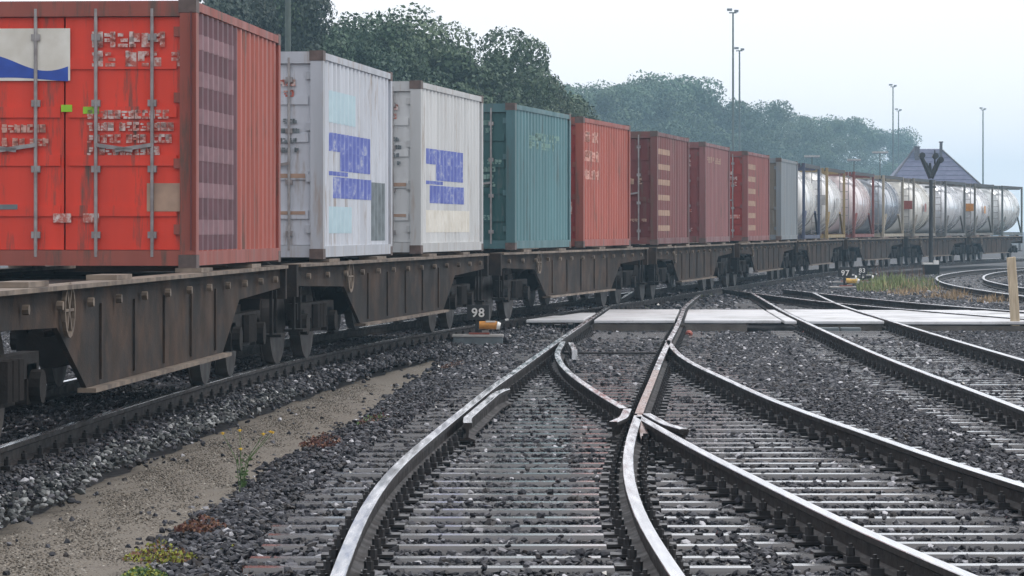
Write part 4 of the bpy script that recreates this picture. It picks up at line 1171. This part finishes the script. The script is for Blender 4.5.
def build_plants():
    for i, (x, y, sz, m, lb) in enumerate(((325, 446, .13, ('moss_red', 'moss_red', 'moss_rust'), 'dark red stonecrop clump at the path edge beside the bend'), (378, 424, .12, ('moss_rust', 'moss_red', 'weed'), 'rusty brown stonecrop clump farthest along the path edge'),
                                           (203, 530, .10, ('moss_red', 'moss_rust'), 'reddish stonecrop clump among stones below the flowering weed'), (160, 560, .12, ('moss_lime', 'moss_rust', 'moss_lime'), 'lime and orange stonecrop clump near the bottom left'),
                                           (144, 577, .07, ('moss_lime', 'weed'), 'small bright green tuft at the bottom edge'), (234, 556, .07, ('moss_rust', 'moss_lime'), 'small orange stonecrop clump between the sleepers and path'),
                                           (458, 368, .13, ('moss_red', 'moss_rust', 'lid'), 'reddish clump of stonecrop in front of the plate reading 98'), (246, 582, .09, ('moss_red', 'moss_rust'), 'reddish stonecrop clump at the bottom left of the sleepers'))):
        g = gpt(x, y, -.235); clump(g[0], g[1], sz * 1.7, m, lb, 70 + i, n=520)
    # flowering weed
    g = gpt(241, 491, -.31); t = empty('flowering_weed', (g[0], g[1], -.32), 0, 'spindly green weed with small yellow flowers on the path', 'plant')
    r = random.Random(4); fl = [(-.13, .0, .42), (-.01, .02, .44), (.0, -.02, .31), (.21, .02, .43), (.16, .0, .415), (.225, .03, .425), (-.03, 0, .27)]
    for k, (a, b, c) in enumerate(fl):
        mb = MB(); mid = (a * .25, b * .3, c * .55)
        mb.cyl((r.uniform(-.015, .015), r.uniform(-.01, .01), 0), mid, .0035, .003, 5); mb.cyl(mid, (a, b, c), .003, .002, 5); st = mb.build('stem', M['weed'], t)
        lv = MB()
        for q in range(8):
            z = r.uniform(.03, c * .6); an = r.uniform(0, 6.28); ln = r.uniform(.02, .05); x0 = a * .25 * z / (c * .55) if z < c * .55 else a * .25
            lv.add([(x0, 0, z), (x0 + math.cos(an) * ln * .5 - .005, math.sin(an) * ln * .5, z + .02), (x0 + math.cos(an) * ln, math.sin(an) * ln, z + .015), (x0 + math.cos(an) * ln * .5 + .005, math.sin(an) * ln * .5, z + .005)], [(0, 1, 2, 3)])
        lv.build('leaves', M['weed'], st)
        if k < 6:
            hd = MB()
            for q in range(7):
                an = q * 6.283 / 7
                hd.add([(a, b, c), (a + math.cos(an - .35) * .014, b + math.sin(an - .35) * .014, c + .006), (a + math.cos(an) * .022, b + math.sin(an) * .022, c + .004), (a + math.cos(an + .35) * .014, b + math.sin(an + .35) * .014, c + .006)], [(0, 1, 2, 3)])
            hd.cyl((a, b, c - .006), (a, b, c + .010), .009, .006, 7)
            hd.build('flower', M['petal'], t)
    # grass between the far tracks
    r = np.random.default_rng(8)
    def patch(n, xr, yr, z=-.33, keep=None):
        out = []
        while len(out) < n:
            x, y = r.uniform(*xr), r.uniform(*yr)
            g = gpt(x, y, z)
            if keep and not keep(x, y, g): continue
            out.append((g[0], g[1], z))
        return out
    clear = lambda x, y, g: not (LG2.lo < g[1] < LG2.hi and abs(g[0] - (LG1(g[1]) + LG2(g[1])) / 2) < 1.15) and not (g[1] > 62 and g[0] > LH1(g[1]) - .12)
    blades('green_grass', M['grass'], patch(3000, (858, 940), (284, 297), keep=lambda x, y, g: clear(x, y, g) and r.random() < 1.15 - (x - 858) / 90), .12, .46, .022, .22, 1, label='patch of green grass between the far tracks', cat='grass', kind='stuff')
    blades('dry_grass', M['grass_dry'], patch(4200, (862, 1030), (288, 309), keep=lambda x, y, g: clear(x, y, g) and y < 296 + (x - 850) * .1), .10, .34, .02, .25, 2, label='reddish dry grass between the far tracks', cat='grass', kind='stuff')
    blades('olive_weeds', M['grass_olive'], patch(1500, (905, 1030), (337, 352), -.33, keep=lambda x, y, g: g[1] < CR0 - .6 and g[0] > LF(g[1]) + .7) + patch(700, (690, 790), (336, 345), -.31, keep=lambda x, y, g: g[1] < CR0 - .3), .03, .13, .012, .35, 3,
           label='low olive weeds along the front of the crossing', cat='weeds', kind='stuff')
    blades('rust_weeds', M['moss_rust'], patch(900, (915, 1030), (337, 358), -.33, keep=lambda x, y, g: g[1] < CR0 - .6 and g[0] > LF(g[1]) + .7), .02, .08, .014, .4, 6, label='rusty low weeds beside the wooden post', cat='weeds', kind='stuff')
    blades('tall_dry_stems', M['moss_rust'], patch(150, (872, 925), (280, 284), keep=clear), .3, .85, .009, .16, 4, label='tall dead brown stems behind the green grass', cat='grass', kind='stuff')
    pts = []
    for k in range(1200):
        y = r.uniform(57, 100); pts.append((float(LT(y)) + .9 + r.normal(0, .14), y, -.25))
    blades('trackside_weeds', M['grass'], pts, .04, .18, .012, .3, 5, label='thin green weeds growing along the train rail', cat='weeds', kind='stuff')

# ------------------------------------------------------------------ air
def build_haze():
    mb = MB(); mb.box(-950, 950, -200, 1650, -1.4, 34)
    m = bpy.data.materials.new('haze'); m.use_nodes = True; N = m.node_tree.nodes; N.clear()
    o = N.new('ShaderNodeOutputMaterial'); v = N.new('ShaderNodeVolumePrincipled')
    v.inputs['Color'].default_value = (.53, .80, 1.0, 1); v.inputs['Density'].default_value = .00068; v.inputs['Anisotropy'].default_value = .0
    m.node_tree.links.new(v.outputs[0], o.inputs['Volume'])
    mb.build('haze', m, kind='stuff')

build_ground()
build_path()
build_turnout()
build_train_track()
build_track(LE, LF, 20, 82, 'straight railway track at the right edge beyond the turnout', (CR0 - .9, CR1 + .2), 62)
build_track(LG1, LG2, 47, 86, 'railway track crossing behind the slab at a shallow angle', (CR0 - .5, CR1 + .2), 0)
build_track(LH1, LH2, 63, 146, 'sharply curved far railway track behind the wooden post')
build_crossing()
build_ballast()
build_train()
build_trees()
build_yard()
build_small()
build_plants()
build_haze()
